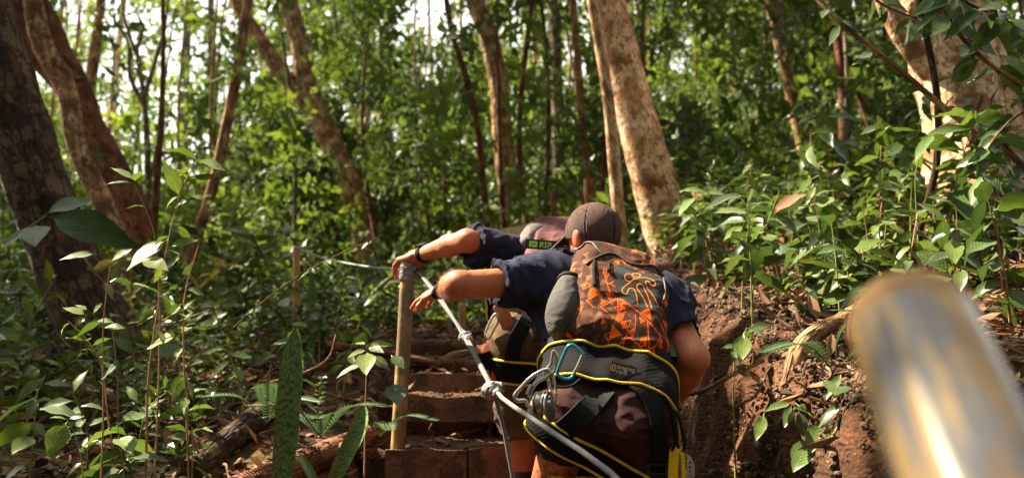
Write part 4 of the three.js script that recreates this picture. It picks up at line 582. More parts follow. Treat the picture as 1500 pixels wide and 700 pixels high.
  solo('red_webbing', 'short red webbing tag beside the black leg loop', 'webbing', (() => { const ps = [[727, 535], [724, 548], [721, 560]].map(([a, b]) => P(a, b, 3.18)); return ribbon(ps, ps.map(() => V(-0.3, 0, 1).normalize()), 0.02, 0.004); })(), std({ color: hex('#b5301c'), roughness: 0.7 }));
  const pg = blend([bone(P(705, 520, 3.2), P(725, 520, 3.22), 0.03, 0.034), bone(P(712, 530, 3.2), P(722, 512, 3.22), 0.03, 0.03)], 0.02); solo('black_pouch', 'small black chalk pouch below the leather strap', 'pouch', isoMesh(strong(pg, 0.006, 22, 4), ...boxOf(0.09, P(715, 522, 3.2)), 0.006), webbing);
  // his mauve daypack
  const U2 = V(1, -0.05, 0.1).normalize(), V2 = V(0.35, 0.52, -0.78); V2.addScaledVector(U2, -V2.dot(U2)).normalize(); const N2 = V().crossVectors(U2, V2), C2 = P(815, 378, 3.5).addScaledVector(N2, 0.045), at2 = (a, b, c) => C2.clone().addScaledVector(U2, a).addScaledVector(V2, b).addScaledVector(N2, c);
  const pkF = strong(blend([rbox(at2(0, 0, 0), U2, V2, N2, 0.12, 0.16, 0.06, 0.055), rbox(at2(0, 0.03, 0.03), U2, V2, N2, 0.1, 0.08, 0.045, 0.04), bone(at2(-0.06, 0.1, 0.045), at2(0.07, 0.1, 0.045), 0.035, 0.035)], 0.03), 0.012, 15, 5);
  const pk = thing('backpack', 'faded mauve daypack with a black name strap on the man in front', 'backpack', at2(0, -0.15, 0)); part(pk, 'main_compartment', isoMesh(pkF, ...boxOf(0.24, C2), 0.007), cloth(104, 70, 71, 231, { amt: 0.3 }));
  const pale = cloth(112, 102, 100, 232); part(pk, 'side_pocket', isoMesh(strong(blend([bone(at2(-0.115, -0.04, 0.03), at2(-0.1, 0.05, 0.045), 0.035, 0.03), bone(at2(-0.1, 0.0, 0.05), at2(-0.07, 0.03, 0.06), 0.028, 0.025)], 0.03), 0.01, 18, 6), ...boxOf(0.09, at2(-0.115, -0.04, 0.03), at2(-0.07, 0.05, 0.06)), 0.006), pale);
  { const cv = document.createElement('canvas'); cv.width = 512; cv.height = 96; const c = cv.getContext('2d'); c.fillStyle = '#17161a'; c.fillRect(0, 0, 512, 96); c.fillStyle = '#8fc94a'; c.fillRect(40, 18, 78, 58); c.fillStyle = '#17161a'; c.beginPath(); c.ellipse(82, 46, 22, 10, -0.3, 0, 7); c.fill(); c.fillStyle = '#8fc94a'; c.fillRect(72, 38, 14, 12); c.font = 'bold 76px sans-serif'; c.fillText('RIP', 136, 75); const t = new THREE.CanvasTexture(cv); t.colorSpace = THREE.SRGBColorSpace;
    const h = hit(800, 361, pkF), n = h.n.clone().multiplyScalar(0.25).add(camVec(0, 0.1, 1)).normalize(), x = camVec(1, -0.06, 0.1); x.addScaledVector(n, -x.dot(n)).normalize(); const g = new THREE.BoxGeometry(0.2, 0.038, 0.004); g.applyMatrix4(new THREE.Matrix4().makeBasis(x, V().crossVectors(n, x), n)); const q = h.p.addScaledVector(n, 0.018).addScaledVector(x, 0.02); g.translate(q.x, q.y, q.z); part(pk, 'name_strap', g, std({ map: t, roughness: 0.7 })); }
  part(pk, 'compression_cord', tube([[756, 392], [752, 386], [753, 378], [757, 376], [762, 382]].map(([a, b]) => P(a, b, 3.36)), 0.003, 6, 30), std({ color: hex('#b8b2b4'), roughness: 0.7 }));
}
// ---------------------------------------------------------------- posts and ropes
const poleTex = (r, g, b, r2, g2, b2, seed) => tex(512, (u, v) => { const n = pf(u, v, 5, seed, 5), s = pf(u, v, 24, seed + 4, 3), k = ss(0.42, 0.62, n); return mix3([r, g, b], [r2, g2, b2], k).map((x) => x * (0.8 + 0.4 * s)); });
const pipe = (map) => { map.repeat.set(2, 1.4); return phy({ map, bumpMap: soilBump, bumpScale: 0.002, roughness: 0.55, clearcoat: 0.3, clearcoatRoughness: 0.3 }); };
const poleMat = pipe(poleTex(168, 132, 82, 118, 96, 72, 301)), poleFar = pipe(poleTex(172, 130, 66, 140, 106, 64, 311));
const tapeMat = phy({ color: hex('#76706c'), roughness: 0.5, bumpMap: creaseBump, bumpScale: 0.01, clearcoat: 0.3 });
const ropeTex = tex(256, (u, v) => { const k = Math.sin((u * 6 + v * 22) * 2 * Math.PI), n = pn(u, v, 64, 321); const c = 98 + 28 * k + 30 * (n - 0.5); return [c, c * 0.98, c * 0.97]; });
const ropeMat = std({ map: ropeTex, bumpMap: ropeTex, bumpScale: 0.002, roughness: 0.85 }); ropeTex.repeat.set(4, 6);
function post(label, top, bottom, r, mat, n = 0.03) {
  const t = thing('handrail_post', label, 'post', bottom, 'handrail posts beside the steps'); const dir = bottom.clone().sub(top).normalize();
  const end = top.clone().addScaledVector(dir, top.distanceTo(bottom) + 0.15); const pts = [end, end.clone().lerp(top, 0.4), end.clone().lerp(top, 0.75), top.clone().addScaledVector(dir, 0.006)];
  part(t, 'shaft', tube(pts, [r * 1.03, r, r, r], 28, 60, { noise: n, freq: 9, uvw: 0.25 }), mat);
  const cap = new THREE.LatheGeometry([[0, 0.004], [r * 0.72, 0.006], [r * 0.95, 0.003], [r * 1.01, -0.004], [r * 1.0, -0.02]].map(([a, b]) => new THREE.Vector2(a, b)), 28); cap.applyQuaternion(new THREE.Quaternion().setFromUnitVectors(V(0, 1, 0), dir.clone().negate())); cap.translate(top.x, top.y, top.z); part(t, 'cut_end', cap, mat === nearMat ? endMat : mat);
  return t;
}
// the near post: sawn timber pole, tan wood weathered grey in patches all round
const nearTex = tex(1024, (u, v) => { const g = ss(0.46, 0.6, 0.8 * pf(u, v, 5, 331, 5) + 0.2 * pn2(u, v, 90, 8, 333)) * 0.8; const gr = pf(u * 1, v, 16, 335, 4), fine = pn(u, v, 256, 338); let c = mix3([188, 154, 98], [164, 128, 84], gr); c = mix3(c, [84, 91, 106], g); c = mix3(c, [150, 100, 60], ss(0.62, 0.75, pf(u, v, 7, 341, 4)) * 0.5); return c.map((x) => x * (0.88 + 0.24 * fine)); });
const nearMat = phy({ map: nearTex, bumpMap: soilBump, bumpScale: 0.001, roughness: 0.62, specularIntensity: 0.6, clearcoat: 0.6, clearcoatRoughness: 0.22 }); nearTex.repeat.set(4, 1.5); nearTex.offset.set(0.48, 0); const endMat = std({ color: hex('#b98d5c'), map: leafTex, roughness: 0.8 });
{
  const t1 = P(598, 386, 3.56), b1 = P(577, 690, 3.56); b1.y = groundY(b1.x, b1.z) - 0.05;
  const p1 = post('tan timber post gripped by the man in front', t1, b1, 0.029, poleMat);
  { const dn = b1.clone().sub(t1).normalize(), c = t1.clone().addScaledVector(dn, 0.032); const f = (x, y, z) => bone(t1.clone().addScaledVector(dn, 0.002), t1.clone().addScaledVector(dn, 0.062), 0.034, 0.0335)(x, y, z) + 0.001 * Math.sin((y * 260 + x * 60)) + 0.0055 * (fbm(x * 50, y * 90, z * 50, 3) - 0.5) * 2; part(p1, 'tape_wrap', isoMesh(f, ...boxOf(0.06, t1, t1.clone().addScaledVector(dn, 0.07)), 0.0035), tapeMat, { label: 'grey tape and cord wrapped round the post top' }); }
  const eye = P(613, 398, 3.54); { const g = new THREE.TorusGeometry(0.013, 0.0035, 8, 24); g.rotateY(0.5); g.translate(eye.x, eye.y, eye.z); part(p1, 'eye_bolt', g, rebarMat); part(p1, 'bolt_shank', tube([P(599, 396, 3.555), eye.clone().add(V(-0.012, 0, 0))], 0.004, 8, 6), rebarMat); }
  const t2 = P(434, 362, 5.4), b2 = P(432, 520, 5.4); b2.y = groundY(b2.x, b2.z) - 0.05; post('yellowish post standing in the leafy thicket', t2, b2, 0.0215, poleFar);
  const t3 = P(677, 445, 5.9), b3 = P(677, 490, 5.9); b3.y = groundY(b3.x, b3.z) - 0.05; post('short yellowed post beyond the top step', t3, b3, 0.0235, poleFar);
  const tn = P(1333, 466, 0.62), bn = P(1333, 466, 0.62).add(P(1428, 700, 0.5).sub(P(1333, 466, 0.62)).multiplyScalar(11)); bn.y = Math.max(bn.y, 0); const k = (tn.y - 0.0) / (tn.y - P(1428, 700, 0.5).y); const base = tn.clone().add(P(1428, 700, 0.5).sub(tn).multiplyScalar(k));
  post('large tan and grey timber post with a rounded sawn top', tn, base, 0.0415, nearMat, 0.008);
  // ropes
  const rope = (name, label, pts, r) => solo(name, label, 'rope', tube(pts, r, 10, 0, { uvw: 0.06 }), ropeMat);
  const kn1 = P(682, 493, 3.1), kn2 = P(723, 570, 2.74), to = P(905, 702, 1.9), att = tn.clone().lerp(base, 0.28);
  rope('guide_rope', 'pale grey hand rope running down from the gripped post past the harness', [eye, P(645, 441, 3.3), kn1, P(703, 532, 2.9), kn2, P(800, 627, 2.25), to, att], 0.007);
  rope('doubled_rope', 'second strand of grey rope lying against the hand rope', [eye.clone().add(V(0.006, -0.006, 0)), P(650, 444, 3.28), P(680, 494, 3.09), P(699, 530, 2.92), P(720, 568, 2.75)], 0.006);
  const gd = P(752, 705, 2.72), gg = P(760, 760, 2.72); gg.y = 0.6; rope('down_rope', 'grey rope dropping from the taped knot to the steps', [kn2, P(733, 600, 2.73), P(742, 650, 2.72), gd, gg], 0.007);
  rope('far_rope', 'thin pale rope linking the two posts in the thicket', [P(590, 396, 3.57), P(540, 391, 4.1), P(490, 382, 4.7), P(455, 372, 5.2), P(436, 364, 5.4)], 0.006);
  const lump = (c, ax, s, seed, label) => { const a = ax.clone().normalize(), f = strong(blend([bone(c.clone().addScaledVector(a, -0.045 * s), c.clone().addScaledVector(a, 0.04 * s), 0.014, 0.016), bone(c.clone().add(V(-0.012 * s, -0.006, 0)), c.clone().add(V(0.014 * s, 0.004, 0.004)), 0.026 * s, 0.02 * s), bone(c.clone().addScaledVector(a, 0.02 * s).add(V(-0.01, 0.01, 0)), c.clone().add(V(0.01, -0.014, 0)), 0.018 * s, 0.016 * s)], 0.014), 0.009, 42, seed); solo('taped_knot', label, 'knot', isoMesh(f, ...boxOf(0.09, c), 0.0035), tapeMat); };
  lump(kn1, P(703, 532, 2.9).sub(eye), 0.62, 3, 'small silver taped joint on the hand rope'); lump(kn2, P(800, 627, 2.25).sub(P(703, 532, 2.9)), 1.0, 8, 'lumpy silver taped knot where the hand rope splits');
}

// ---------------------------------------------------------------- leaves
function leafGeo(W = 0.42, segs = 6, fold = 0.28, droop = 0.25, peak = 0.42, wave = 0.02, twist = 0.15) {
  const pos = [], uv = [], idx = [], pet = 0.1;
  for (let i = 0; i <= segs; i++) {
    const t = i / segs, z = pet + (1 - pet) * t, a = t < peak ? t / peak * 0.5 : 0.5 + (t - peak) / (1 - peak) * 0.5, w = Math.max(i === 0 ? 0.012 : 0, W / 2 * Math.pow(Math.sin(Math.PI * a), t < peak ? 0.8 : 1.15)), y = -droop * z * z + 0.06 * z, tw = twist * t;
    for (const s of [-1, 0, 1]) { const e = s * w; pos.push(e * Math.cos(tw), y + Math.abs(e) * fold + e * Math.sin(tw) + (s ? wave * Math.sin(t * 14 + s) : 0), z); uv.push(0.5 + s * w / W, t); }
  }
  for (let i = 0; i < segs; i++) for (let k = 0; k < 2; k++) { const a = i * 3 + k, b = a + 3; idx.push(a, b, a + 1, a + 1, b, b + 1); }
  const o = pos.length / 3; pos.push(-0.008, 0, 0, 0.008, 0, 0); uv.push(0.5, 0, 0.5, 0); idx.push(o, 0, o + 1, o + 1, 0, 2);
  const g = new THREE.BufferGeometry(); g.setAttribute('position', new THREE.Float32BufferAttribute(pos, 3)); g.setAttribute('uv', new THREE.Float32BufferAttribute(uv, 2)); g.setIndex(idx); g.computeVertexNormals(); return g;
}
const LEAVES = [leafGeo(0.44), leafGeo(0.36, 6, 0.35, 0.4, 0.45, 0.03, -0.25), leafGeo(0.52, 6, 0.2, 0.15, 0.4, 0.015, 0.3), leafGeo(0.3, 6, 0.3, 0.55, 0.4, 0.02, 0.1), leafGeo(0.46, 6, 0.45, 0.3, 0.38, 0.03, -0.1)];
const tiny = (W, fold, droop) => { const g = new THREE.BufferGeometry(); const w = W / 2; g.setAttribute('position', new THREE.Float32BufferAttribute([0, 0, 0, -w, w * fold - droop * 0.2, 0.45, 0, -droop * 0.2, 0.45, w, w * fold - droop * 0.2, 0.45, 0, -droop, 1], 3)); g.setAttribute('uv', new THREE.Float32BufferAttribute([0.5, 0, 0, 0.5, 0.5, 0.5, 1, 0.5, 0.5, 1], 2)); g.setIndex([0, 1, 2, 0, 2, 3, 1, 4, 2, 2, 4, 3]); g.computeVertexNormals(); return g; };
const TINY = [tiny(0.5, 0.3, 0.2), tiny(0.44, 0.4, 0.35), tiny(0.58, 0.2, 0.1)];
const UP = V(0, 1, 0), mtx = new THREE.Matrix4(), qt = new THREE.Quaternion();
const orient = (z, y) => { const Z = z.clone().normalize(); let X = V().crossVectors(y, Z); if (X.lengthSq() < 1e-6) X = V(1, 0, 0); X.normalize(); const Y = V().crossVectors(Z, X); return new THREE.Matrix4().makeBasis(X, Y, Z); };
function spray(n, len, leaf, seed, variants) {            // a twig with leaves; grows along +Y
  const r = rng(seed), gs = []; const pts = [V(0, 0, 0), V(0.5 * len * (r() - 0.5), len * 0.5, 0.5 * len * (r() - 0.5)), V(0.9 * len * (r() - 0.5), len * 0.92, 0.9 * len * (r() - 0.5))], c = curve(pts);
  const tw = new THREE.TubeGeometry(c, 4, leaf * 0.035, 3); gs.push(tw);
  for (let i = 0; i < n; i++) { const t = 0.12 + 0.88 * (i + 0.5) / n, p = c.getPoint(t), a = i * 2.4 + r() * 0.7, dir = V(Math.cos(a), 0.15 + 0.5 * r() - 0.35 * (1 - t), Math.sin(a)); const g = variants[Math.floor(r() * variants.length)].clone(); g.applyMatrix4(orient(dir, V((r() - 0.5) * 0.9, 1, (r() - 0.5) * 0.9)).scale(V(1, 1, 1).multiplyScalar(leaf * (0.7 + 0.5 * r())))); g.translate(p.x, p.y, p.z); gs.push(g); }
  return mergeGeometries(gs);
}
const SPRAYS = [spray(9, 0.34, 0.13, 1, TINY), spray(11, 0.42, 0.12, 2, TINY), spray(8, 0.3, 0.15, 3, TINY)];
const NEARSPRAY = [0, 1, 2].map((k) => spray(9, 0.36, 0.11, 11 + k, [leafGeo(0.42, 3, 0.3, 0.25), leafGeo(0.36, 3, 0.35, 0.4)]));
// canopy openings: straight lines towards the sun that stay clear above these places
const GAPS = [[P(660, 620, 3.8), 0.14], [P(690, 545, 4.3), 0.1], [P(640, 680, 3.55), 0.08], [P(705, 400, 2.85), 0.2], [P(760, 395, 2.95), 0.12], [P(640, 355, 3.4), 0.16], [P(860, 320, 3.1), 0.1], [P(920, 420, 2.7), 0.1], [P(880, 480, 2.6), 0.05], [P(590, 480, 3.56), 0.16], [P(925, 130, 6.5), 0.55], [P(960, 260, 6.5), 0.4], [P(1400, 90, 6), 0.45], [P(1410, 240, 6), 0.35], [P(895, 250, 6), 0.3], [P(1240, 200, 9), 0.6],
  [P(1090, 310, 4.5), 0.3], [P(1200, 330, 4.2), 0.35], [P(1300, 300, 4), 0.3], [P(1060, 420, 3.8), 0.22], [P(1180, 420, 3.4), 0.18], [P(1290, 410, 3.2), 0.2], [P(1050, 500, 3.1), 0.15], [P(1160, 540, 2.8), 0.12], [P(1220, 620, 2.6), 0.15], [P(1120, 640, 2.7), 0.07], [P(1130, 600, 2.75), 0.05], [P(1460, 330, 3.4), 0.2], [P(1370, 200, 3.6), 0.14],
  [P(130, 440, 3.2), 0.22], [P(220, 390, 3), 0.25], [P(250, 300, 3.1), 0.22], [P(85, 640, 2.7), 0.12], [P(300, 470, 3.4), 0.12], [P(350, 560, 3.6), 0.08], [P(420, 540, 3.1), 0.1], [P(520, 540, 3.3), 0.12], [P(560, 620, 3.3), 0.08], [P(740, 200, 11), 0.7], [P(450, 60, 12), 0.7], [P(320, 160, 8), 0.4], [P(150, 250, 7.5), 0.3], [P(30, 200, 5), 0.2]];
{ const r = rng(77); for (let i = 0; i < 46; i++) GAPS.push([P(1500 * ((i * 0.618) % 1), 15 + 330 * r(), 9.5 + 9 * r()), 0.22 + 0.35 * r()]); }
const inGap = (p, ex = 0) => { for (const [q, rad] of GAPS) { const x = p.x - q.x, y = p.y - q.y, z = p.z - q.z, t = x * sunDir.x + y * sunDir.y + z * sunDir.z; if (t < 1.2) continue; const a = x - t * sunDir.x, b = y - t * sunDir.y, c = z - t * sunDir.z; if (a * a + b * b + c * c < (rad * 1.2 + ex) ** 2) return true; } return false; };
// openings through which the photograph shows bright sky: [px, py, rx, ry, share kept]
const SKYWIN = [[225, 110, 115, 135, 0.26], [270, 20, 60, 40, 0.12], [190, 100, 45, 60, 0.16], [340, 60, 40, 70, 0.3], [650, 25, 50, 40, 0.15], [330, 110, 40, 60, 0.35], [110, 60, 40, 60, 0.3], [600, 190, 30, 40, 0.5], [760, 40, 30, 50, 0.4], [420, 120, 40, 40, 0.4], [900, 20, 50, 30, 0.5], [560, 60, 20, 30, 0.5], [180, 200, 50, 60, 0.35]];
{ const r = rng(78); for (let i = 0; i < 60; i++) { const y = 260 * Math.pow(r(), 1.3), k = 8 + 20 * r(); SKYWIN.push([1500 * Math.pow((i * 0.618) % 1, 1.15), y, k, k * 1.1, 0.25]); } }
// trunks that stand clear of the foliage in front of them: [x0, y0, x1, y1, half width, depth]
const CLEAR = [[418, -20, 452, 135, 24, 12], [452, 135, 540, 340, 20, 12], [350, 0, 470, 175, 22, 12], [690, -20, 732, 140, 24, 11], [732, 140, 748, 300, 20, 11], [1128, -20, 1195, 280, 18, 12], [815, 0, 820, 260, 13, 12], [670, 70, 708, 270, 10, 9], [1216, -20, 1240, 320, 15, 9], [846, 20, 862, 260, 10, 9]];
const thin = (p, r) => { const [x, y, d] = toPx(p); if (d < 0.5) return false; for (const [x0, y0, x1, y1, w, dd] of CLEAR) { if (d > dd || y < y0 - 30 || y > y1 + 10) continue; const t = clamp((y - y0) / (y1 - y0), 0, 1); if (Math.abs(x - lerp(x0, x1, t)) < w + 6) return r() > 0.12; } for (const [a, b, rx, ry, k] of SKYWIN) if (((x - a) / rx) ** 2 + ((y - b) / ry) ** 2 < 1.5) return r() > k; return false; };
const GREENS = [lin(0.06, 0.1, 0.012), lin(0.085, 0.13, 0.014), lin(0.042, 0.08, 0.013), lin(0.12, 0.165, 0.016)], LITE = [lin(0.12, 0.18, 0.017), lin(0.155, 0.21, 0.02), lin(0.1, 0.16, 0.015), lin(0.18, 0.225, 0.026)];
const camDist = (p) => p.distanceTo(EYE);
function crownInto(parent, blobs, pal, seed, scale = 1, per = 70, base = V(0, 0, 0), name = 'crown', keepGap = true) {
  const r = rng(seed), sets = [[], [], []], cols = [[], [], []];
  for (const { c, rad } of blobs) {
    const n = Math.round(per * Math.pow(rad, 2) * (0.8 + 0.4 * r()) / (scale * scale)), tone = pal[Math.floor(r() * pal.length)];
    for (let i = 0; i < n; i++) {
      const d = V(r() * 2 - 1, r() * 2 - 1, r() * 2 - 1); if (d.lengthSq() > 1) { i--; continue; } const L = d.length(), e = rad * Math.pow(L, 0.6) / (L || 1); d.multiplyScalar(e); d.y *= 0.62;
      const p = c.clone().add(d); if (p.y < groundY(p.x, p.z) + 0.05) continue; if (thin(p, r)) continue; if (camDist(p) < 3.2) continue;
      const q = new THREE.Quaternion().setFromUnitVectors(UP, V(d.x + (r() - 0.5) * rad, 0.25 * rad + (r() - 0.6) * rad, d.z + (r() - 0.5) * rad).normalize()); const s = scale * (0.75 + 0.6 * r()), k = Math.floor(r() * 3);
      if (keepGap) { const ax = UP.clone().applyQuaternion(q); let bad = false; for (const e of [0.03, 0.15, 0.27, 0.4]) if (inGap(p.clone().addScaledVector(ax, e * s), 0.11 * s)) { bad = true; break; } if (bad) continue; }
      sets[k].push(new THREE.Matrix4().compose(p.sub(base), q, V(s, s, s))); cols[k].push(tone.clone().lerp(pal[Math.floor(r() * pal.length)], r() * 0.6).multiplyScalar(0.75 + 0.5 * r()));
    }
  }
  sets.forEach((m, k) => { if (m.length) { const o = instances(name, SPRAYS[k], crownLeaf, m, cols[k]); o.userData.kind = 'stuff'; parent.add(o); } });
}
const blobsAround = (c, n, sx, sy, sz, r0, r1, r) => { const o = []; for (let i = 0; i < n; i++) o.push({ c: c.clone().add(V((r() * 2 - 1) * sx, (r() * 2 - 1) * sy, (r() * 2 - 1) * sz)), rad: r0 + (r1 - r0) * r() }); return o; };
// ---------------------------------------------------------------- trees
function tree(name, label, bark, path, radii, o = {}) {
  const r = rng(o.seed || 1); const pts = path.map(([x, y, d]) => P(x, y, d)); const low = pts[pts.length - 1].clone(), prev = pts[pts.length - 2]; const dn = low.clone().sub(prev).normalize(); dn.z *= 0.3; dn.x *= 0.6; dn.normalize();
  let guard = 0; while (low.y > groundY(low.x, low.z) - 0.15 && guard++ < 80) low.addScaledVector(dn.y < -0.2 ? dn : V(0, -1, 0), 0.1); pts.push(low);
  const up = pts[0].clone().sub(pts[1]).normalize(); up.x *= 0.6; up.y = Math.max(up.y, 0.6); up.normalize(); const top = pts[0].clone(); const ext = o.up ?? 4; if (ext) { top.addScaledVector(up, ext); pts.unshift(top, pts[0].clone().lerp(top, 0.5).add(V(0.15, 0, 0.1))); pts.splice(0, 3, top, pts[1], pts[2]); }
  pts.reverse();
  const rr = [radii[0] * (o.flare || 1.25), radii[0], ...radii.slice(1)]; if (ext) rr.push(radii[radii.length - 1] * 0.75, radii[radii.length - 1] * 0.4);
  const t = thing(name, label, 'tree', pts[0], o.group);
  const tk = part(t, 'trunk', tube(pts, rr, o.seg || 16, 0, { noise: o.noise ?? 0.1, freq: o.freq || 5, flute: o.flute || 0, step: o.step }), bark);
  const blobs = [];
  for (const lb of o.limbs || []) { const lp = lb.path.map(([x, y, d]) => P(x, y, d)); part(t, 'limb', tube(lp, lb.r, 10, 0, { noise: 0.08 }), bark); blobs.push({ c: lp[lp.length - 1], rad: lb.blob ?? 0 }); }
  if (o.crown) { const bl = blobsAround(top, o.crown.n || 8, o.crown.s || 1.8, o.crown.h || 1, o.crown.s || 1.8, 0.6, 1.2, r); for (const b of bl) { part(t, 'limb', tube([top.clone().addScaledVector(up, -ext * 0.35 * r()), top.clone().lerp(b.c, 0.5).add(V(0, 0.2, 0)), b.c], [radii[radii.length - 1] * 0.35, radii[radii.length - 1] * 0.25, 0.01], 6, 8), bark); } blobs.push(...bl); }
  crownInto(t, blobs.filter((b) => b.rad > 0), o.pal || GREENS, (o.seed || 1) * 7 + 3, o.scale || 1.2, o.per || 56, bases.get(t)); return t;
}
const C = (n = 8, s = 1.8) => ({ n, s });
tree('leaning_tree', 'thick dark lichen spotted trunk curving up from the left thicket', BARK.dark, [[-40, -40, 5.2], [0, 90, 5.1], [40, 230, 5], [90, 370, 4.95], [150, 500, 4.9]], [0.17, 0.16, 0.15, 0.14, 0.13], { seed: 1, crown: C(9), noise: 0.15, freq: 11, step: 0.06, flare: 1.35, seg: 52 });
tree('broad_tree', 'broad reddish brown trunk behind the twisting liana', BARK.red, [[15, -60, 8.2], [75, 60, 8.2], [130, 190, 8.1], [190, 310, 8], [215, 430, 8]], [0.165, 0.15, 0.135, 0.125, 0.12], { seed: 2, crown: C(9), noise: 0.2, freq: 10, step: 0.08, flare: 1.3, seg: 48, limbs: [{ path: [[105, 130, 8.1], [50, 70, 8.1], [20, 10, 8.2], [-30, -60, 8.4]], r: [0.14, 0.12, 0.09, 0.06], blob: 0.8 }] });
tree('twisted_liana', 'pale twisting liana trunk wound beside the broad reddish tree', BARK.tan, [[60, 60, 7.5], [95, 130, 7.5], [112, 215, 7.4], [150, 300, 7.4], [185, 380, 7.4], [200, 460, 7.4]], [0.075, 0.085, 0.08, 0.09, 0.08, 0.06], { seed: 3, up: 2, noise: 0.2, freq: 9 });
tree('forked_tree', 'forked tan tree whose two stems part above the foliage', BARK.tan, [[418, -20, 12], [440, 70, 12], [452, 135, 12], [488, 215, 12], [520, 300, 12], [540, 400, 12]], [0.17, 0.16, 0.15, 0.13, 0.12, 0.11], { seed: 4, crown: C(14, 2.6), limbs: [{ path: [[470, 175, 12], [430, 130, 12], [395, 80, 12], [350, 10, 12.1], [330, -40, 12.2]], r: [0.13, 0.115, 0.11, 0.1, 0.08], blob: 1 }] });
tree('slender_tree', 'slender pale trunk slanting in front of the bright sky gap', BARK.tan, [[365, -10, 8], [352, 70, 8], [332, 180, 8], [312, 270, 8], [285, 360, 8]], [0.052, 0.048, 0.045, 0.04, 0.035], { seed: 5, crown: C(5, 1.2) });
tree('thin_tree', 'thin branching tree silhouetted in the bright sky gap', BARK.grey, [[200, 70, 12], [208, 130, 12], [214, 200, 12], [216, 300, 12], [218, 420, 12]], [0.06, 0.055, 0.05, 0.045, 0.035], { seed: 6, up: 0.5, limbs: [{ path: [[212, 155, 12], [190, 115, 12], [186, 60, 12.1], [160, 20, 12.2]], r: [0.035, 0.03, 0.022, 0.01] }, { path: [[211, 140, 12], [226, 90, 12], [240, 40, 12], [248, -20, 12]], r: [0.035, 0.028, 0.02, 0.01] }, { path: [[205, 95, 12], [185, 40, 12], [175, -10, 12]], r: [0.03, 0.022, 0.012] }] });
tree('knotted_tree', 'knotted tan trunk between two thin saplings', BARK.tan, [[690, -20, 11], [718, 60, 11], [732, 140, 11], [738, 210, 11], [748, 300, 11]], [0.135, 0.13, 0.12, 0.12, 0.13], { seed: 7, crown: C(14, 2.6) });
tree('sapling_tree', 'thin reddish sapling trunk leaning left of the knotted tree', BARK.red, [[660, 40, 9], [682, 110, 9], [700, 190, 9], [708, 270, 9], [716, 360, 9]], [0.034, 0.032, 0.03, 0.026, 0.02], { seed: 8, crown: C(3, 0.8) });
tree('sapling_tree', 'thin reddish crooked sapling right of the knotted tree', BARK.red, [[772, 60, 9], [762, 160, 9], [762, 240, 9], [774, 340, 9]], [0.03, 0.028, 0.026, 0.022], { seed: 9, crown: C(3, 0.8) });
tree('grey_tree', 'straight grey trunk behind the two brown stumps', BARK.grey, [[812, -20, 12], [815, 80, 12], [817, 180, 12], [822, 320, 12]], [0.085, 0.08, 0.075, 0.07], { seed: 10, crown: C(14, 2.6) });
tree('sapling_tree', 'thin brown trunk rising behind the taller brown stump', BARK.tan, [[838, -20, 9], [846, 80, 9], [852, 170, 9], [868, 300, 9]], [0.042, 0.04, 0.036, 0.03], { seed: 11, crown: C(4, 1) });
tree('pale_sapling', 'pale slim trunk hugging the big patchy tree', BARK.pale, [[866, -20, 6.1], [878, 60, 6.1], [892, 150, 6.1], [900, 240, 6.1], [910, 360, 6.1]], [0.043, 0.04, 0.036, 0.034, 0.03], { seed: 12, crown: C(4, 1) });
tree('patchy_tree', 'big pale trunk with brown lichen patches leaning above the cap', BARK.pale, [[880, -40, 6.6], [908, 80, 6.6], [940, 200, 6.5], [965, 290, 6.5], [985, 360, 6.5]], [0.155, 0.145, 0.135, 0.125, 0.12], { seed: 13, crown: C(13, 2.4), seg: 48, noise: 0.09, freq: 10, step: 0.08 });
tree('hazy_tree', 'tan trunk half hidden by leaves behind the right bank', BARK.tan, [[1128, -20, 12], [1150, 80, 12], [1172, 180, 12], [1195, 280, 12]], [0.11, 0.105, 0.1, 0.09], { seed: 14, crown: C(14, 2.6) });
tree('kinked_tree', 'kinked pink brown trunk with a second stem branching off', BARK.red, [[1216, -20, 9], [1232, 70, 9], [1238, 150, 9], [1238, 230, 9], [1240, 320, 9]], [0.062, 0.06, 0.062, 0.055, 0.045], { seed: 15, crown: C(6, 1.4), limbs: [{ path: [[1283, 205, 9], [1262, 140, 9], [1245, 90, 9], [1228, 40, 9]], r: [0.045, 0.045, 0.045, 0.05] }, { path: [[1290, 330, 9.1], [1283, 205, 9]], r: [0.05, 0.046] }] });
tree('buttressed_tree', 'huge pale peeling trunk with a buttressed foot on the bank', BARK.pale, [[1355, -60, 6.1], [1378, 40, 6.1], [1405, 130, 6], [1428, 220, 5.95], [1440, 300, 5.9]], [0.3, 0.265, 0.225, 0.205, 0.2], { seed: 16, crown: C(10, 2.2), seg: 54, noise: 0.14, freq: 9, step: 0.07, flute: 0.14, flare: 1.5, limbs: [{ path: [[1372, 105, 5.9], [1335, 65, 5.9], [1305, 15, 5.95], [1280, -40, 6]], r: [0.1, 0.085, 0.075, 0.06] }, { path: [[1480, 330, 5.75], [1460, 260, 5.8], [1452, 190, 5.85]], r: [0.12, 0.09, 0.05] }] });
tree('dark_sapling', 'thin dark sapling standing before the huge pale trunk', BARK.dark, [[1345, -20, 4.2], [1362, 70, 4.2], [1375, 150, 4.2], [1372, 250, 4.2], [1345, 350, 4.2]], [0.017, 0.017, 0.016, 0.014, 0.013], { seed: 17, up: 1.5, crown: { n: 2, s: 0.5 }, scale: 1 });
tree('far_tree', 'tan trunk standing far behind the broad reddish tree', BARK.tan, [[118, 200, 14], [105, 280, 14], [95, 360, 14]], [0.1, 0.1, 0.09], { seed: 18, crown: C(6) });
tree('far_tree', 'grey trunk far off between the patchy and the hazy tree', BARK.grey, [[1040, 40, 16], [1062, 150, 16], [1075, 260, 16]], [0.13, 0.12, 0.1], { seed: 19, crown: C(6) });
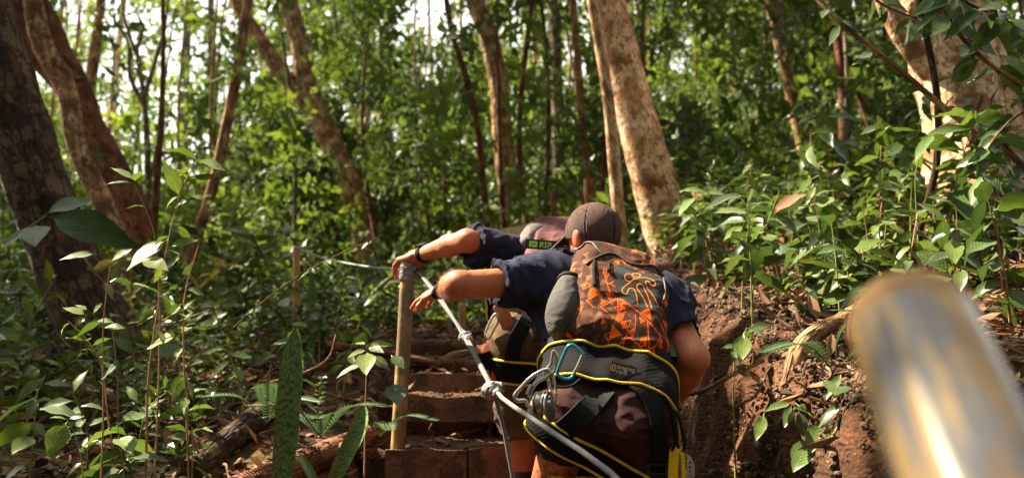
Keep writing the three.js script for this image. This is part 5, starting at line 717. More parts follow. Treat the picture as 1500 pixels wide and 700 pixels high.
for (const [a, b, y0, y1, d, w, label] of [[811, 813, 280, 345, 7.5, 0.027, 'thin reddish stump standing behind the cap'], [863, 866, 262, 320, 7.2, 0.046, 'taller thick brown stump standing behind the cap']]) { const t = P(a, y0, d), q = P(b, y1, d); q.y = groundY(q.x, q.z) - 0.1; solo('tree_stump', label, 'stump', tube([q, q.clone().lerp(t, 0.5), t], [w * 1.1, w, w * 0.95], 14, 20, { noise: 0.08 }), BARK.red); }
// understory trees, each with its slim trunk and layered crown
{
  const r = rng(404), spots = [];
  for (let i = 0; i < 86; i++) { const d = 8 + 13 * Math.pow(r(), 0.8), px = -60 + 1620 * ((i * 0.61803) % 1); spots.push([px, d]); }
  for (let i = 0; i < 15; i++) spots.push([330 + 1120 * ((i * 0.618 + 0.2) % 1), 12.8 + 2.5 * r(), 6.6 + 1.2 * r()]);
  for (const [px, d, tall] of spots) {
    const x = (px - 750) / FPX * d, z = -d * 0.99, b = V(x, groundY(x, z) - 0.1, z), h = tall || (d < 13 ? 3 + 3.6 * r() : 4 + 5 * r()), top = b.clone().add(V((r() - 0.5) * 1.2, h, (r() - 0.5) * 0.8)), near = d < 12;
    const t = thing('understory_tree', near ? 'slim dark leaved understory tree in the shade behind the steps' : 'small leafy tree filling the forest background', 'tree', b, near ? 'shaded understory trees behind the steps' : 'small trees of the forest background');
    part(t, 'trunk', tube([b, b.clone().lerp(top, 0.45).add(V((r() - 0.5) * 0.7, 0, 0)), top], [0.028 + 0.022 * r(), 0.022, 0.008], 8, 14, { noise: 0.06 }), [BARK.grey, BARK.tan, BARK.red][Math.floor(r() * 3)]);
    const bl = []; const n = 8 + Math.floor(r() * 5) + (d > 13 ? 3 : 0); for (let k = 0; k < n; k++) { const u = 0.12 + 0.9 * k / n, c = b.clone().lerp(top, u).add(V((r() * 2 - 1) * 0.95, (r() - 0.5) * 0.4, (r() * 2 - 1) * 0.95)); bl.push({ c, rad: 0.42 + 0.5 * r() }); }
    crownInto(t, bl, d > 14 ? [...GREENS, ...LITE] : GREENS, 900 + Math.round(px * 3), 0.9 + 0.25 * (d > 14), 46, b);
  }
  for (let i = 0; i < 46; i++) {      // tall sunlit trees at the back
    const d = 23 + 20 * r(), px = -120 + 1740 * ((i * 0.61803 + 0.3) % 1), x = (px - 750) / FPX * d, z = -d, b = V(x, groundY(x, z) - 0.2, z), h = 9 + 7 * r(), top = b.clone().add(V((r() - 0.5) * 2, h, (r() - 0.5) * 2));
    const t = thing('background_tree', 'tall sunlit tree far back in the forest', 'tree', b, 'sunlit trees at the back of the forest');
    part(t, 'trunk', tube([b, b.clone().lerp(top, 0.5).add(V((r() - 0.5) * 0.6, 0, 0)), top], [0.16 + 0.1 * r(), 0.12, 0.04], 8, 16, { noise: 0.08 }), [BARK.grey, BARK.tan, BARK.pale][Math.floor(r() * 3)]);
    const bl = []; for (let k = 0; k < 16; k++) { const u = 0.15 + 0.9 * k / 16; bl.push({ c: b.clone().lerp(top, u).add(V((r() * 2 - 1) * 2.4, (r() - 0.5), (r() * 2 - 1) * 2)), rad: 0.9 + 0.8 * r() }); }
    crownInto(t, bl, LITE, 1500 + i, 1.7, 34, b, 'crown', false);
  }
  // canopy trees round the clearing, out of view: they shade the steps
  for (const [x, z, h] of [[-7, -2, 10], [-9, -7, 11], [-6.5, -6.2, 9], [-12, -11, 12], [-6, 3, 9], [-10, 1, 12], [-13, -4, 12], [4, 3, 9], [-3, 4.5, 8], [-7.5, -10.5, 10], [-10, -12.5, 11], [-6.4, -8.5, 9], [8.5, -12, 11], [9, -5, 10]]) {
    const b = V(x, groundY(x, z) - 0.2, z), top = b.clone().add(V((r() - 0.5) * 2, h, (r() - 0.5) * 2)); const vis = toPx(b)[2] > 6;
    const t = thing('canopy_tree', vis ? 'tall canopy tree rising out of the picture behind the understory' : 'tall canopy tree shading the steps', 'tree', b, 'canopy trees shading the clearing');
    part(t, 'trunk', tube([b, b.clone().lerp(top, 0.5), top], [0.14, 0.12, 0.05], 10, 20, { noise: 0.08 }), BARK.grey);
    crownInto(t, blobsAround(top, 17, 3.2, 1.5, 3.2, 0.9, 1.6, r), GREENS, 2500 + Math.round(x * 10 + z), 1.5, 58, b);
  }
  // the forest closes in behind the photographer and to both sides
  for (let i = 0; i < 34; i++) {
    const a = (-0.62 + 1.24 * i / 33) * Math.PI + Math.PI, rad = 7.5 + 6 * ((i * 0.618) % 1), x = Math.sin(a) * rad, z = -Math.cos(a) * rad * (1), b = V(x, groundY(x, z) - 0.2, z), h = 7 + 4 * r(), top = b.clone().add(V((r() - 0.5) * 1.5, h, (r() - 0.5) * 1.5)); if (toPx(b)[2] > 3) continue;
    const t = thing('surrounding_tree', 'leafy tree of the forest around the clearing', 'tree', b, 'forest trees around the clearing');
    part(t, 'trunk', tube([b, b.clone().lerp(top, 0.5), top], [0.13, 0.1, 0.03], 8, 16, { noise: 0.08 }), BARK.grey);
    const bl = []; for (let k = 0; k < 16; k++) bl.push({ c: b.clone().lerp(top, 0.12 + 0.9 * k / 16).add(V((r() * 2 - 1) * 1.6, (r() - 0.5) * 0.8, (r() * 2 - 1) * 1.6)), rad: 0.8 + 0.7 * r() });
    crownInto(t, bl, GREENS, 2900 + i, 1.9, 52, b);
  }
}
// ---------------------------------------------------------------- undergrowth that nobody could count
function scatter(name, label, cat, geos, mat, pal, n, seed, place, s0, s1, lift = 0) {
  const r = rng(seed), sets = geos.map(() => []), cols = geos.map(() => []), holder = new THREE.Group(); holder.name = uniq(name); holder.userData = { label, category: cat, kind: 'stuff' }; scene.add(holder);
  for (let i = 0; i < n; i++) { const q = place(r); if (!q) continue; const [x, z] = q, p = V(x, surfY(x, z) + lift, z); const s = s0 + (s1 - s0) * r() * r(), k = Math.floor(r() * geos.length); qt.setFromEuler(new THREE.Euler((r() - 0.5) * 0.7, r() * 6.28, (r() - 0.5) * 0.7)); sets[k].push(new THREE.Matrix4().compose(p, qt, V(s, s * (0.8 + 0.5 * r()), s))); cols[k].push(pal[Math.floor(r() * pal.length)].clone().multiplyScalar(0.7 + 0.7 * r())); }
  sets.forEach((m, k) => { if (m.length) { const o = instances(name, geos[k], mat, m, cols[k]); o.userData.kind = 'stuff'; holder.add(o); } });
}
const HERBS = [0, 1, 2, 3].map((k) => spray(11, 0.42, 0.13, 41 + k, [leafGeo(0.4, 3, 0.3, 0.25), leafGeo(0.34, 3, 0.35, 0.4), leafGeo(0.48, 3, 0.2, 0.15)])).concat([spray(15, 0.5, 0.15, 46, [leafGeo(0.2, 3, 0.4, 0.5), leafGeo(0.16, 3, 0.3, 0.7)]), spray(26, 0.4, 0.06, 47, [leafGeo(0.5, 2, 0.2, 0.2)]), spray(6, 0.3, 0.2, 48, [leafGeo(0.55, 4, 0.15, 0.35, 0.35, 0.04, 0.4), leafGeo(0.5, 4, 0.5, 0.6, 0.4, 0.05, -0.5)]), spray(20, 0.55, 0.1, 49, [leafGeo(0.34, 3, 0.3, 0.4), leafGeo(0.4, 3, 0.6, -0.2, 0.4, 0.06, 0.8)])]);
const herbMat = phy({ color: 0xffffff, map: leafTex, roughness: 0.95, specularIntensity: 0.25, transmission: 0.36, thickness: 0, clearcoat: 0.4, clearcoatRoughness: 0.28, side: THREE.DoubleSide });
scatter('thicket_undergrowth', 'dense low leafy undergrowth of the left thicket', 'undergrowth', HERBS, herbMat, [...GREENS, lin(0.16, 0.13, 0.03)], 760, 51, (r) => { const d = 3.1 + 6 * Math.pow(r(), 1.1), x = -0.75 - (0.4 + 0.75 * d) * r(); if (x > -1.35 && d < 5 && r() < 0.85) return null; if (d < 3.8 && r() < 0.55) return null; return [x, -d]; }, 0.45, 1.25);
scatter('bank_undergrowth', 'low leafy plants covering the right bank', 'undergrowth', HERBS, herbMat, [...GREENS, lin(0.16, 0.13, 0.03)], 420, 52, (r) => { const d = 3.0 + 6 * r(), x = 0.95 + (0.3 + 0.62 * d) * r(); if (d < 4.8 && r() < 0.85) return null; return [x, -d]; }, 0.5, 1.6);
scatter('rear_undergrowth', 'dark leafy undergrowth on the level ground beyond the steps', 'undergrowth', HERBS, herbMat, GREENS, 2600, 53, (r) => { const d = 6.2 + 11 * r(), x = (r() * 2 - 1) * (1.2 + 0.62 * d); if (d < 7.4 && Math.abs(x + 0.2) < 1 && r() < 0.85) return null; return [x, -d]; }, 0.7, 2.0);
const dryGeos = [leafGeo(0.42, 3, 0.5, -0.25), leafGeo(0.5, 3, -0.4, 0.4, 0.4, 0.06, 0.6), leafGeo(0.36, 3, 0.8, -0.3, 0.45, 0.04, -0.5)];
const BROWNS = [lin(0.11, 0.055, 0.028), lin(0.15, 0.075, 0.036), lin(0.07, 0.038, 0.022), lin(0.2, 0.12, 0.068), lin(0.17, 0.065, 0.024), lin(0.05, 0.031, 0.02)];
scatter('leaf_litter', 'fallen brown leaves carpeting the forest floor', 'leaf litter', dryGeos, litterMat, BROWNS, 20000, 54, (r) => { const d = 2.3 + 9 * Math.pow(r(), 1.25); let x = (r() * 2 - 1) * (0.8 + 0.62 * d); if (x > -0.62 && x < 0.78 && d < 5.6) { if (r() < 0.8) return null; } if (x > 0.62 && x < 1.0 && d < 4 && r() < 0.75) return null; return [x, -d]; }, 0.04, 0.125, 0.012);
{ // loose twigs, rootlets and soil crumbs
  const r = rng(55), gs = []; const tw = (n, place, L0, L1, rad) => { for (let i = 0; i < n; i++) { const [x, z] = place(), L = L0 + (L1 - L0) * r(), a = r() * 6.28, pts = []; for (let k = 0; k <= 4; k++) { const xx = x + Math.cos(a) * L * k / 4 + (r() - 0.5) * L * 0.16, zz = z + Math.sin(a) * L * k / 4 + (r() - 0.5) * L * 0.16; pts.push(V(xx, groundY(xx, zz) + 0.012 + r() * 0.035, zz)); } gs.push(tube(pts, [rad * (0.6 + r()), rad, rad * 0.5], 5, 8)); } };
  tw(50, () => [0.66 + r() * 0.4, -2.3 - r() * 2], 0.02, 0.07, 0.002); tw(80, () => [1.05 + r() * 1.4, -2.4 - r() * 2.2], 0.08, 0.4, 0.004); tw(90, () => [-0.7 - r() * 1.8, -3 - r() * 2.5], 0.1, 0.5, 0.0045); tw(60, () => [-0.6 + r() * 1.5, -5.6 - r() * 2], 0.1, 0.4, 0.004);
  const g = mergeGeometries(gs), m = new THREE.Mesh(g, twigMat); m.name = 'twig_litter'; m.userData = { label: 'thin dry twigs and rootlets strewn over soil', category: 'twigs', kind: 'stuff' }; scene.add(m);
  const crumb = new THREE.IcosahedronGeometry(1, 0); const cm = [], cc = []; for (let i = 0; i < 12000; i++) { const bank = r() < 0.75, x = bank ? 0.6 + 0.75 * r() : -0.6 + 1.3 * r(), z = bank ? -1.9 - 2.4 * r() : -2 - 4 * r(); let y = groundY(x, z); if (!bank) { const st = STEPS.filter(([d]) => d <= -z).pop(); y = Math.max(y, st ? st[1] : 0); } const s = 0.003 + 0.015 * r() * r() * r(); cm.push(new THREE.Matrix4().compose(V(x, y + s * 0.3, z), qt.setFromEuler(new THREE.Euler(r() * 6, r() * 6, r() * 6)), V(s * 1.4, s, s))); cc.push(lin(0.1, 0.058, 0.034).multiplyScalar(0.5 + 1.1 * r())); }
  const o = instances('soil_crumbs', crumb, std({ color: 0xffffff, roughness: 1 }), cm, cc); o.userData = { label: 'crumbs of brown soil on the bank and steps', category: 'soil', kind: 'stuff' }; scene.add(o);
}
// ---------------------------------------------------------------- plants one can pick out
function putLeaf(parent, base, dir, up, len, wide, mat, geo) { const b = bases.get(parent), m = new THREE.Mesh(geo, mat); m.name = 'leaf'; const q = orient(dir, up); q.scale(V(len * wide, len, len)); q.setPosition(base.x - b.x, base.y - b.y, base.z - b.z); q.decompose(m.position, m.quaternion, m.scale); parent.add(m); return m; }
function plant(name, label, base, h, n, leaf, seed, o = {}) {
  const r = rng(seed), t = thing(name, label, 'plant', base, o.group), lean = o.lean || V((r() - 0.5) * 0.5, 0, (r() - 0.5) * 0.4), pts = o.stem || [base.clone().add(V(0, -0.05, 0)), base.clone().add(V(lean.x * h * 0.3, h * 0.5, lean.z * h * 0.3)), base.clone().add(V(lean.x * h, h, lean.z * h))], c = curve(pts);
  part(t, 'stem', tube(pts, [o.rad || 0.0045, 0.003, 0.0016], 6, 14), o.stemMat || (r() < 0.6 ? stemMat : greenStem)); const mats = o.mats || LEAFM, from = o.from ?? 0.35;
  for (let i = 0; i < n; i++) { const u = from + (1 - from) * (i + 0.6) / n, p = c.getPoint(Math.min(1, u)), a = i * 2.4 + r() * 0.8, dir = V(Math.cos(a), (r() - 0.58) * 1.5, Math.sin(a)); putLeaf(t, p, dir, V((r() - 0.5) * 1.9, 1, (r() - 0.5) * 1.9), leaf * (0.65 + 0.6 * r()), 0.85 + 0.4 * r(), mats[Math.floor(r() * mats.length)], LEAVES[Math.floor(r() * LEAVES.length)]); }
  return t;
}
function stemPlant(name, label, stem, n, leaf, seed, o = {}) { const pts = stem.map(([x, y, d]) => P(x, y, d)); const b = pts[0].clone(); const gy = groundY(b.x, b.z); if (b.y > gy) { const f = V(b.x, gy - 0.03, b.z); pts.unshift(f); } return plant(name, label, pts[0], 1, n, leaf, seed, { ...o, stem: pts }); }
const explicit = (t, list) => { for (const [x0, y0, d0, x1, y1, d1, wide, mat, up] of list) { const a = P(x0, y0, d0), b = P(x1, y1, d1); putLeaf(t, a, b.clone().sub(a), up || V(0.1, 1, 0.6), a.distanceTo(b), wide, mat, LEAVES[2]); } };
const matteLeaf = leafMat(lin(0.04, 0.08, 0.018), 0.3, 0.25, 0.5), YG = [LEAFM[3], paleLeaf, LEAFM[2]];
// left thicket
{ const t = stemPlant('tall_seedling', 'tall seedling with yellow green leaves on a bare tan stem', [[213, 690, 3], [216, 560, 3], [232, 440, 3], [246, 350, 3], [268, 270, 3.05], [292, 232, 3.1]], 15, 0.1, 601, { from: 0.42, mats: YG, rad: 0.006, stemMat });
  explicit(t, [[205, 380, 3, 245, 392, 2.95, 1, paleLeaf], [248, 362, 3, 290, 348, 3.05, 0.9, LEAFM[3]], [238, 400, 3, 262, 372, 3, 0.8, paleLeaf], [232, 430, 3, 195, 412, 2.9, 1.5, LEAFM[0]], [246, 350, 3, 182, 392, 2.9, 1.0, paleLeaf], [285, 236, 3.1, 330, 246, 3.1, 1, LEAFM[3]], [262, 290, 3.05, 240, 232, 3.05, 0.8, paleLeaf], [240, 470, 3, 262, 450, 2.95, 1.6, paleLeaf], [215, 510, 3, 250, 492, 2.95, 1.5, LEAFM[3]]]); }
{ const t = stemPlant('forked_seedling', 'seedling with a cluster of small lit leaves before the dark trunk', [[170, 690, 3.1], [158, 620, 3.1], [146, 530, 3.1], [128, 500, 3.1], [98, 470, 3.1]], 7, 0.06, 602, { from: 0.6, mats: YG });
  explicit(t, [[125, 462, 3.1, 90, 448, 3.1, 1, LEAFM[3]], [128, 455, 3.1, 108, 445, 3.1, 0.9, paleLeaf], [140, 470, 3.1, 165, 470, 3.1, 0.9, paleLeaf], [120, 500, 3.1, 95, 492, 3, 0.9, LEAFM[1]], [135, 460, 3.1, 147, 443, 3.1, 0.9, paleLeaf], [150, 480, 3.1, 182, 478, 3.1, 0.9, LEAFM[2]]]); }
{ const t = stemPlant('slim_seedling', 'slim seedling whose stem crosses the log in the thicket', [[275, 700, 3.2], [272, 600, 3.2], [268, 510, 3.2], [270, 430, 3.25], [290, 360, 3.3]], 14, 0.075, 603, { from: 0.25 }); }
{ const t = stemPlant('arching_seedling', 'seedling carrying three leaves high in front of the reddish trunk', [[232, 540, 3.3], [232, 420, 3.3], [222, 330, 3.2], [196, 270, 3.15]], 2, 0.07, 604, { from: 0.3 }); explicit(t, [[196, 264, 3.15, 160, 242, 3.15, 0.85, paleLeaf], [197, 266, 3.15, 202, 248, 3.1, 1.2, LEAFM[3]], [194, 268, 3.15, 148, 268, 3.1, 0.7, LEAFM[0]]]); }
{ const t = stemPlant('hanging_leaf_plant', 'low plant with one big hanging yellow green leaf', [[120, 690, 2.75], [110, 640, 2.75], [98, 615, 2.75]], 2, 0.05, 605); explicit(t, [[98, 616, 2.75, 68, 668, 2.68, 1.25, paleLeaf, V(0.3, 0.3, 1)], [97, 614, 2.75, 72, 610, 2.7, 0.9, LEAFM[3]], [99, 614, 2.75, 122, 608, 2.75, 0.8, LEAFM[1]]]); }
{ const t = stemPlant('broad_leaf_plant', 'plant with two large dark ribbed leaves before the leaning trunk', [[-30, 420, 2.1], [20, 345, 2.1], [66, 316, 2.1]], 0, 0.1, 606, { stemMat: greenStem }); explicit(t, [[66, 316, 2.1, 198, 354, 1.98, 0.5, matteLeaf, V(0.2, 0.5, 1)], [64, 314, 2.1, 132, 288, 2.15, 1.0, LEAFM[4], V(0.1, 1, 0.7)], [40, 335, 2.1, 0, 362, 2.05, 1.0, LEAFM[0]], [50, 330, 2.1, 50, 355, 2.0, 1.1, LEAFM[1]]]); }
{ const t = stemPlant('drooping_plant', 'plant with drooping silvery leaf beside the leaning trunk', [[150, 620, 2.9], [150, 480, 2.9], [160, 390, 2.85]], 3, 0.08, 607); explicit(t, [[140, 372, 2.85, 84, 378, 2.8, 0.75, LEAFM[0], V(0.2, 1, 0.9)], [160, 385, 2.85, 190, 362, 2.85, 0.9, LEAFM[3]]]); }
{ const t = stemPlant('umbrella_seedling', 'small umbrella topped seedling beside the gripped post', [[534, 660, 3.35], [535, 590, 3.35], [537, 530, 3.35], [537, 505, 3.35]], 0, 0.1, 608); explicit(t, [[537, 512, 3.35, 508, 522, 3.3, 0.8, LEAFM[2]], [537, 510, 3.35, 562, 514, 3.3, 0.8, LEAFM[0]], [536, 515, 3.35, 536, 545, 3.2, 0.9, paleLeaf], [537, 505, 3.35, 512, 502, 3.4, 0.7, LEAFM[2]], [537, 520, 3.35, 572, 540, 3.3, 0.7, LEAFM[1]], [536, 530, 3.35, 490, 552, 3.3, 0.6, LEAFM[0]], [537, 508, 3.35, 576, 502, 3.45, 0.6, LEAFM[2]], [572, 520, 3.3, 592, 538, 3.25, 1.1, LEAFM[1]], [575, 560, 3.3, 585, 592, 3.2, 1.3, LEAFM[4]]]); }
for (let i = 0, r = rng(620); i < 34; i++) { const d = 2.9 + 2.6 * r(), px = -20 + 540 * r(); const x = (px - 750) / FPX * d; if (x > -0.8) continue; const b = V(x, groundY(x, -d), -d); plant('thicket_seedling', 'small broad leaved seedling growing in the left thicket', b, 0.18 + 0.36 * r(), 7 + Math.floor(6 * r()), 0.07 + 0.07 * r(), 630 + i, { group: 'seedlings of the left thicket' }); }
// snake plants
{ const tx = tex(256, (u, v) => { const b = pf(u, v, 6, 401, 4), s = Math.sin(v * 2 * Math.PI * 10 + 16 * b) + 1.6 * (pf(u, v, 20, 405, 3) - 0.5); let c = mix3([96, 122, 52], [44, 66, 34], ss(0.1, 0.6, s * 0.8 + (pn(u, v, 64, 403) - 0.5) * 1.4)); return c.map((x) => x * (0.85 + 0.3 * b)); }); const mt = phy({ map: tx, roughness: 0.6, clearcoat: 0.5, clearcoatRoughness: 0.35, side: THREE.DoubleSide });
  const blade = (pts, w) => { const c = curve(pts), pos = [], uv = [], idx = [], N = 24; for (let i = 0; i <= N; i++) { const t = i / N, p = c.getPointAt(t), ww = w * (0.45 + 0.55 * Math.sin(Math.PI * Math.min(1, t * 0.62 + 0.12))) * (t > 0.7 ? Math.sqrt(Math.max(0, 1 - ((t - 0.7) / 0.3) ** 2)) : 1) + 0.001; const sx = V(1, 0, 0.25 * Math.sin(t * 2)).normalize(); for (let k = -2; k <= 2; k++) { const e = k / 2; const q = p.clone().addScaledVector(sx, e * ww / 2); q.z += e * e * ww * 0.35; pos.push(q.x, q.y, q.z); uv.push(0.5 + e * 0.5, t * 2); } for (let k = 2; k >= -2; k--) { const e = k / 2; const q = p.clone().addScaledVector(sx, e * ww / 2); q.z += e * e * ww * 0.35 - 0.003 * (1 - e * e); pos.push(q.x, q.y, q.z); uv.push(0.5 + e * 0.5, t * 2); } } for (let i = 0; i < N; i++) for (let k = 0; k < 10; k++) { const a = i * 10 + k, b = i * 10 + (k + 1) % 10; idx.push(a, b, a + 10, b, b + 10, a + 10); } const g = new THREE.BufferGeometry(); g.setAttribute('position', new THREE.Float32BufferAttribute(pos, 3)); g.setAttribute('uv', new THREE.Float32BufferAttribute(uv, 2)); g.setIndex(idx); g.computeVertexNormals(); return g; };
  const sp = (label, list) => { const p0 = P(...list[0][0][0]); p0.y = groundY(p0.x, p0.z); const t = thing('snake_plant', label, 'plant', p0); for (const [px, w] of list) part(t, 'blade', blade(px.map((q) => P(...q)), w), mt); };
  sp('tall upright snake plant blade with dark banding', [[[[412, 740, 2.85], [420, 650, 2.85], [428, 560, 2.85], [434, 480, 2.87]], 0.085]]);
  sp('short slanting snake plant blades near the rotten log', [[[[485, 715, 3.05], [505, 670, 3.05], [524, 630, 3.06], [534, 594, 3.08]], 0.068], [[[470, 720, 3.1], [455, 690, 3.12], [440, 664, 3.15]], 0.04]]);
  sp('slim shaded snake plant blade beside the yellowish post', [[[[455, 520, 5.2], [457, 450, 5.2], [457, 395, 5.2]], 0.05]]); }
// ferns
function frondGeo(L, n, w, droop) { const gs = [], c = curve([V(0, 0, 0), V(0, L * 0.25, L * 0.45), V(0, L * (0.25 - droop), L)]); gs.push(new THREE.TubeGeometry(c, 10, 0.0025, 4)); const lf = tiny(0.26, 0.2, 0.12); for (let i = 0; i < n; i++) { const t = 0.1 + 0.9 * i / n, p = c.getPoint(t), tg = c.getTangent(t), len = w * Math.sin(Math.PI * (0.12 + 0.88 * (1 - t))) + 0.008; for (const s of [-1, 1]) { const g = lf.clone(); g.applyMatrix4(orient(V(s, 0, 0).addScaledVector(tg, 0.45), V().crossVectors(tg, V(1, 0, 0)).negate()).scale(V(len * 1.0, len, len))); g.translate(p.x, p.y, p.z); gs.push(g); } } return mergeGeometries(gs); }
const FROND = frondGeo(0.3, 22, 0.06, 0.12), fernMat = leafMat(lin(0.09, 0.17, 0.06), 0.3, 0.8, 0.3);
for (const [px, py, d, label, fr] of [[1225, 545, 2.75, 'fern arching out below the bank root', [[-0.9, 0.2, 0.5, 1], [0.6, 0.3, 0.6, 0.8], [0.2, 0.7, 0.1, 0.8]]], [1290, 500, 2.8, 'fern beside the thick bank root', [[-0.6, 0.5, 0.4, 0.8], [0.4, 0.2, 0.8, 0.9], [0.8, 0.5, 0, 0.8], [-0.2, 0.1, 0.9, 0.8]]], [470, 640, 3.3, 'fern between the two snake plants', [[-0.6, 0.5, 0.3, 1], [0.7, 0.5, 0.2, 1], [0.1, 0.5, 0.8, 0.8], [-0.8, 0.2, -0.3, 0.9]]], [555, 640, 3.3, 'small fern at the foot of the gripped post', [[0.9, 0.35, 0.3, 0.8], [-0.5, 0.5, 0.3, 0.7], [0.3, 0.2, 0.9, 0.7]]], [1290, 640, 2.6, 'fern low on the bank next to the large post', [[-0.4, 0.3, 0.7, 0.8], [0.5, 0.5, 0.3, 0.8], [-0.7, 0.5, -0.1, 0.7]]], [390, 620, 3.3, 'fern half hidden behind the tall snake plant', [[-0.7, 0.5, 0.3, 0.9], [0.7, 0.4, 0.4, 0.9], [0.1, 0.7, 0.4, 0.8]]]]) {
  const b = P(px, py, d), t = thing('fern', label, 'fern', b); const bs = bases.get(t); for (const [x, y, z, s] of fr) { const m = new THREE.Mesh(FROND, fernMat); m.name = 'frond'; const q = orient(V(x, y * 0.4, z), UP); q.scale(V(s, s, s)); q.decompose(m.position, m.quaternion, m.scale); t.add(m); } }
// right bank
{ const t = stemPlant('bright_seedling', 'seedling with big sunlit yellow green leaves on the bank', [[1105, 420, 4.2], [1100, 350, 4.2], [1092, 305, 4.2]], 4, 0.1, 701, { mats: YG }); explicit(t, [[1100, 312, 4.2, 1045, 308, 4.15, 1.0, paleLeaf], [1096, 305, 4.2, 1120, 300, 4.2, 1.1, LEAFM[3]], [1090, 330, 4.2, 1060, 350, 4.15, 0.9, LEAFM[3]]]); }
{ const b = P(1128, 318, 4.1), t = thing('dry_leaf', 'large reddish brown dead leaf caught upright on the bank', 'leaf', b); const a = P(1128, 318, 4.1), e = P(1182, 268, 4.1); const m = putLeaf(t, a, e.clone().sub(a), V(-0.6, 0.5, 0.9), a.distanceTo(e), 0.8, dryLeaf, LEAVES[1]); m.name = 'blade'; }
{ const t = stemPlant('upright_leaf_plant', 'plant with a tall upright olive leaf before the pale trunk', [[1290, 330, 3.9], [1296, 270, 3.9], [1298, 220, 3.9]], 6, 0.11, 702, { mats: YG }); explicit(t, [[1300, 225, 3.9, 1290, 168, 3.9, 1.25, LEAFM[2], V(0.2, 0.2, 1)], [1298, 240, 3.9, 1330, 200, 3.9, 1, LEAFM[1]], [1290, 260, 3.9, 1250, 230, 3.9, 1, LEAFM[3]]]); }
{ const t = stemPlant('glossy_leaf_plant', 'plant with a glossy silvery leaf in front of the pale trunk', [[1345, 330, 3.5], [1342, 260, 3.5], [1350, 215, 3.5]], 3, 0.1, 703); explicit(t, [[1352, 200, 3.5, 1425, 182, 3.45, 0.5, LEAFM[0], V(-0.3, 1, 0.9)], [1370, 195, 3.5, 1340, 235, 3.4, 0.6, LEAFM[0], V(-0.7, 0.7, 0.7)]]); }
{ const t = stemPlant('lit_compound_plant', 'plant with white glinting leaf fingers beside the large post', [[1245, 470, 2.9], [1262, 430, 2.85], [1290, 400, 2.8]], 0, 0.1, 704); explicit(t, [[1290, 400, 2.8, 1258, 382, 2.8, 0.7, LEAFM[0]], [1285, 402, 2.8, 1250, 400, 2.75, 0.7, LEAFM[2]], [1288, 404, 2.8, 1275, 425, 2.7, 0.8, LEAFM[0]], [1268, 425, 2.85, 1232, 450, 2.8, 0.6, LEAFM[0]], [1275, 420, 2.85, 1240, 430, 2.8, 0.6, LEAFM[1]], [1290, 415, 2.85, 1300, 395, 2.85, 0.6, LEAFM[2]]]); }
{ const t = stemPlant('drooping_bank_plant', 'low plant with drooping pale leaves at the foot of the bank', [[1240, 680, 2.5], [1215, 640, 2.5], [1190, 610, 2.5], [1165, 590, 2.55]], 3, 0.06, 705, { stemMat: greenStem }); explicit(t, [[1205, 618, 2.5, 1185, 665, 2.45, 1, LEAFM[2]], [1215, 620, 2.5, 1228, 655, 2.45, 1.3, LEAFM[2]], [1190, 640, 2.5, 1162, 690, 2.45, 1.1, LEAFM[2]], [1160, 590, 2.55, 1122, 600, 2.5, 0.7, LEAFM[0]], [1160, 594, 2.55, 1150, 625, 2.5, 0.8, LEAFM[0]], [1120, 605, 2.55, 1108, 645, 2.5, 0.8, paleLeaf], [1170, 600, 2.55, 1180, 640, 2.5, 0.8, LEAFM[1]]]); }
{ const t = stemPlant('dark_leaf_plant', 'plant with one broad dark green leaf next to the large post', [[1215, 650, 2.45], [1235, 610, 2.45], [1240, 580, 2.45]], 0, 0.1, 706, { stemMat: greenStem }); explicit(t, [[1240, 575, 2.45, 1266, 628, 2.4, 1.15, LEAFM[1], V(0, 0.5, 1)], [1235, 590, 2.45, 1198, 625, 2.45, 0.7, LEAFM[1]], [1228, 560, 2.5, 1225, 575, 2.4, 1.4, LEAFM[0]], [1222, 640, 2.45, 1290, 628, 2.5, 0.2, LEAFM[3]], [1235, 545, 2.5, 1210, 585, 2.45, 0.5, LEAFM[2]]]); }
{ const t = stemPlant('lanceolate_plant', 'plant with lance shaped leaves above the bare earth face', [[1075, 560, 3], [1080, 510, 3], [1095, 480, 3]], 3, 0.08, 707); explicit(t, [[1092, 485, 3, 1070, 535, 2.95, 0.6, LEAFM[2]], [1094, 490, 3, 1085, 530, 2.9, 0.7, paleLeaf], [1090, 490, 3, 1135, 470, 3, 0.5, LEAFM[2]], [1094, 480, 3, 1125, 492, 2.95, 0.5, LEAFM[1]]]); }
for (let i = 0, r = rng(720); i < 66; i++) { const d = 3.0 + 3.2 * r(), px = 985 + 560 * r(); const x = (px - 750) / FPX * d; if (x < 0.85 || d < 3.2 && px < 1150) continue; const b = V(x, groundY(x, -d), -d); if (toPx(b)[1] > 560) continue; plant('bank_seedling', 'leafy seedling growing in litter on the right bank', b, 0.15 + 0.35 * r(), 7 + Math.floor(5 * r()), 0.11 + 0.06 * r(), 730 + i, { group: 'seedlings of the right bank', mats: r() < 0.5 ? [...LEAFM, paleLeaf] : LEAFM }); }
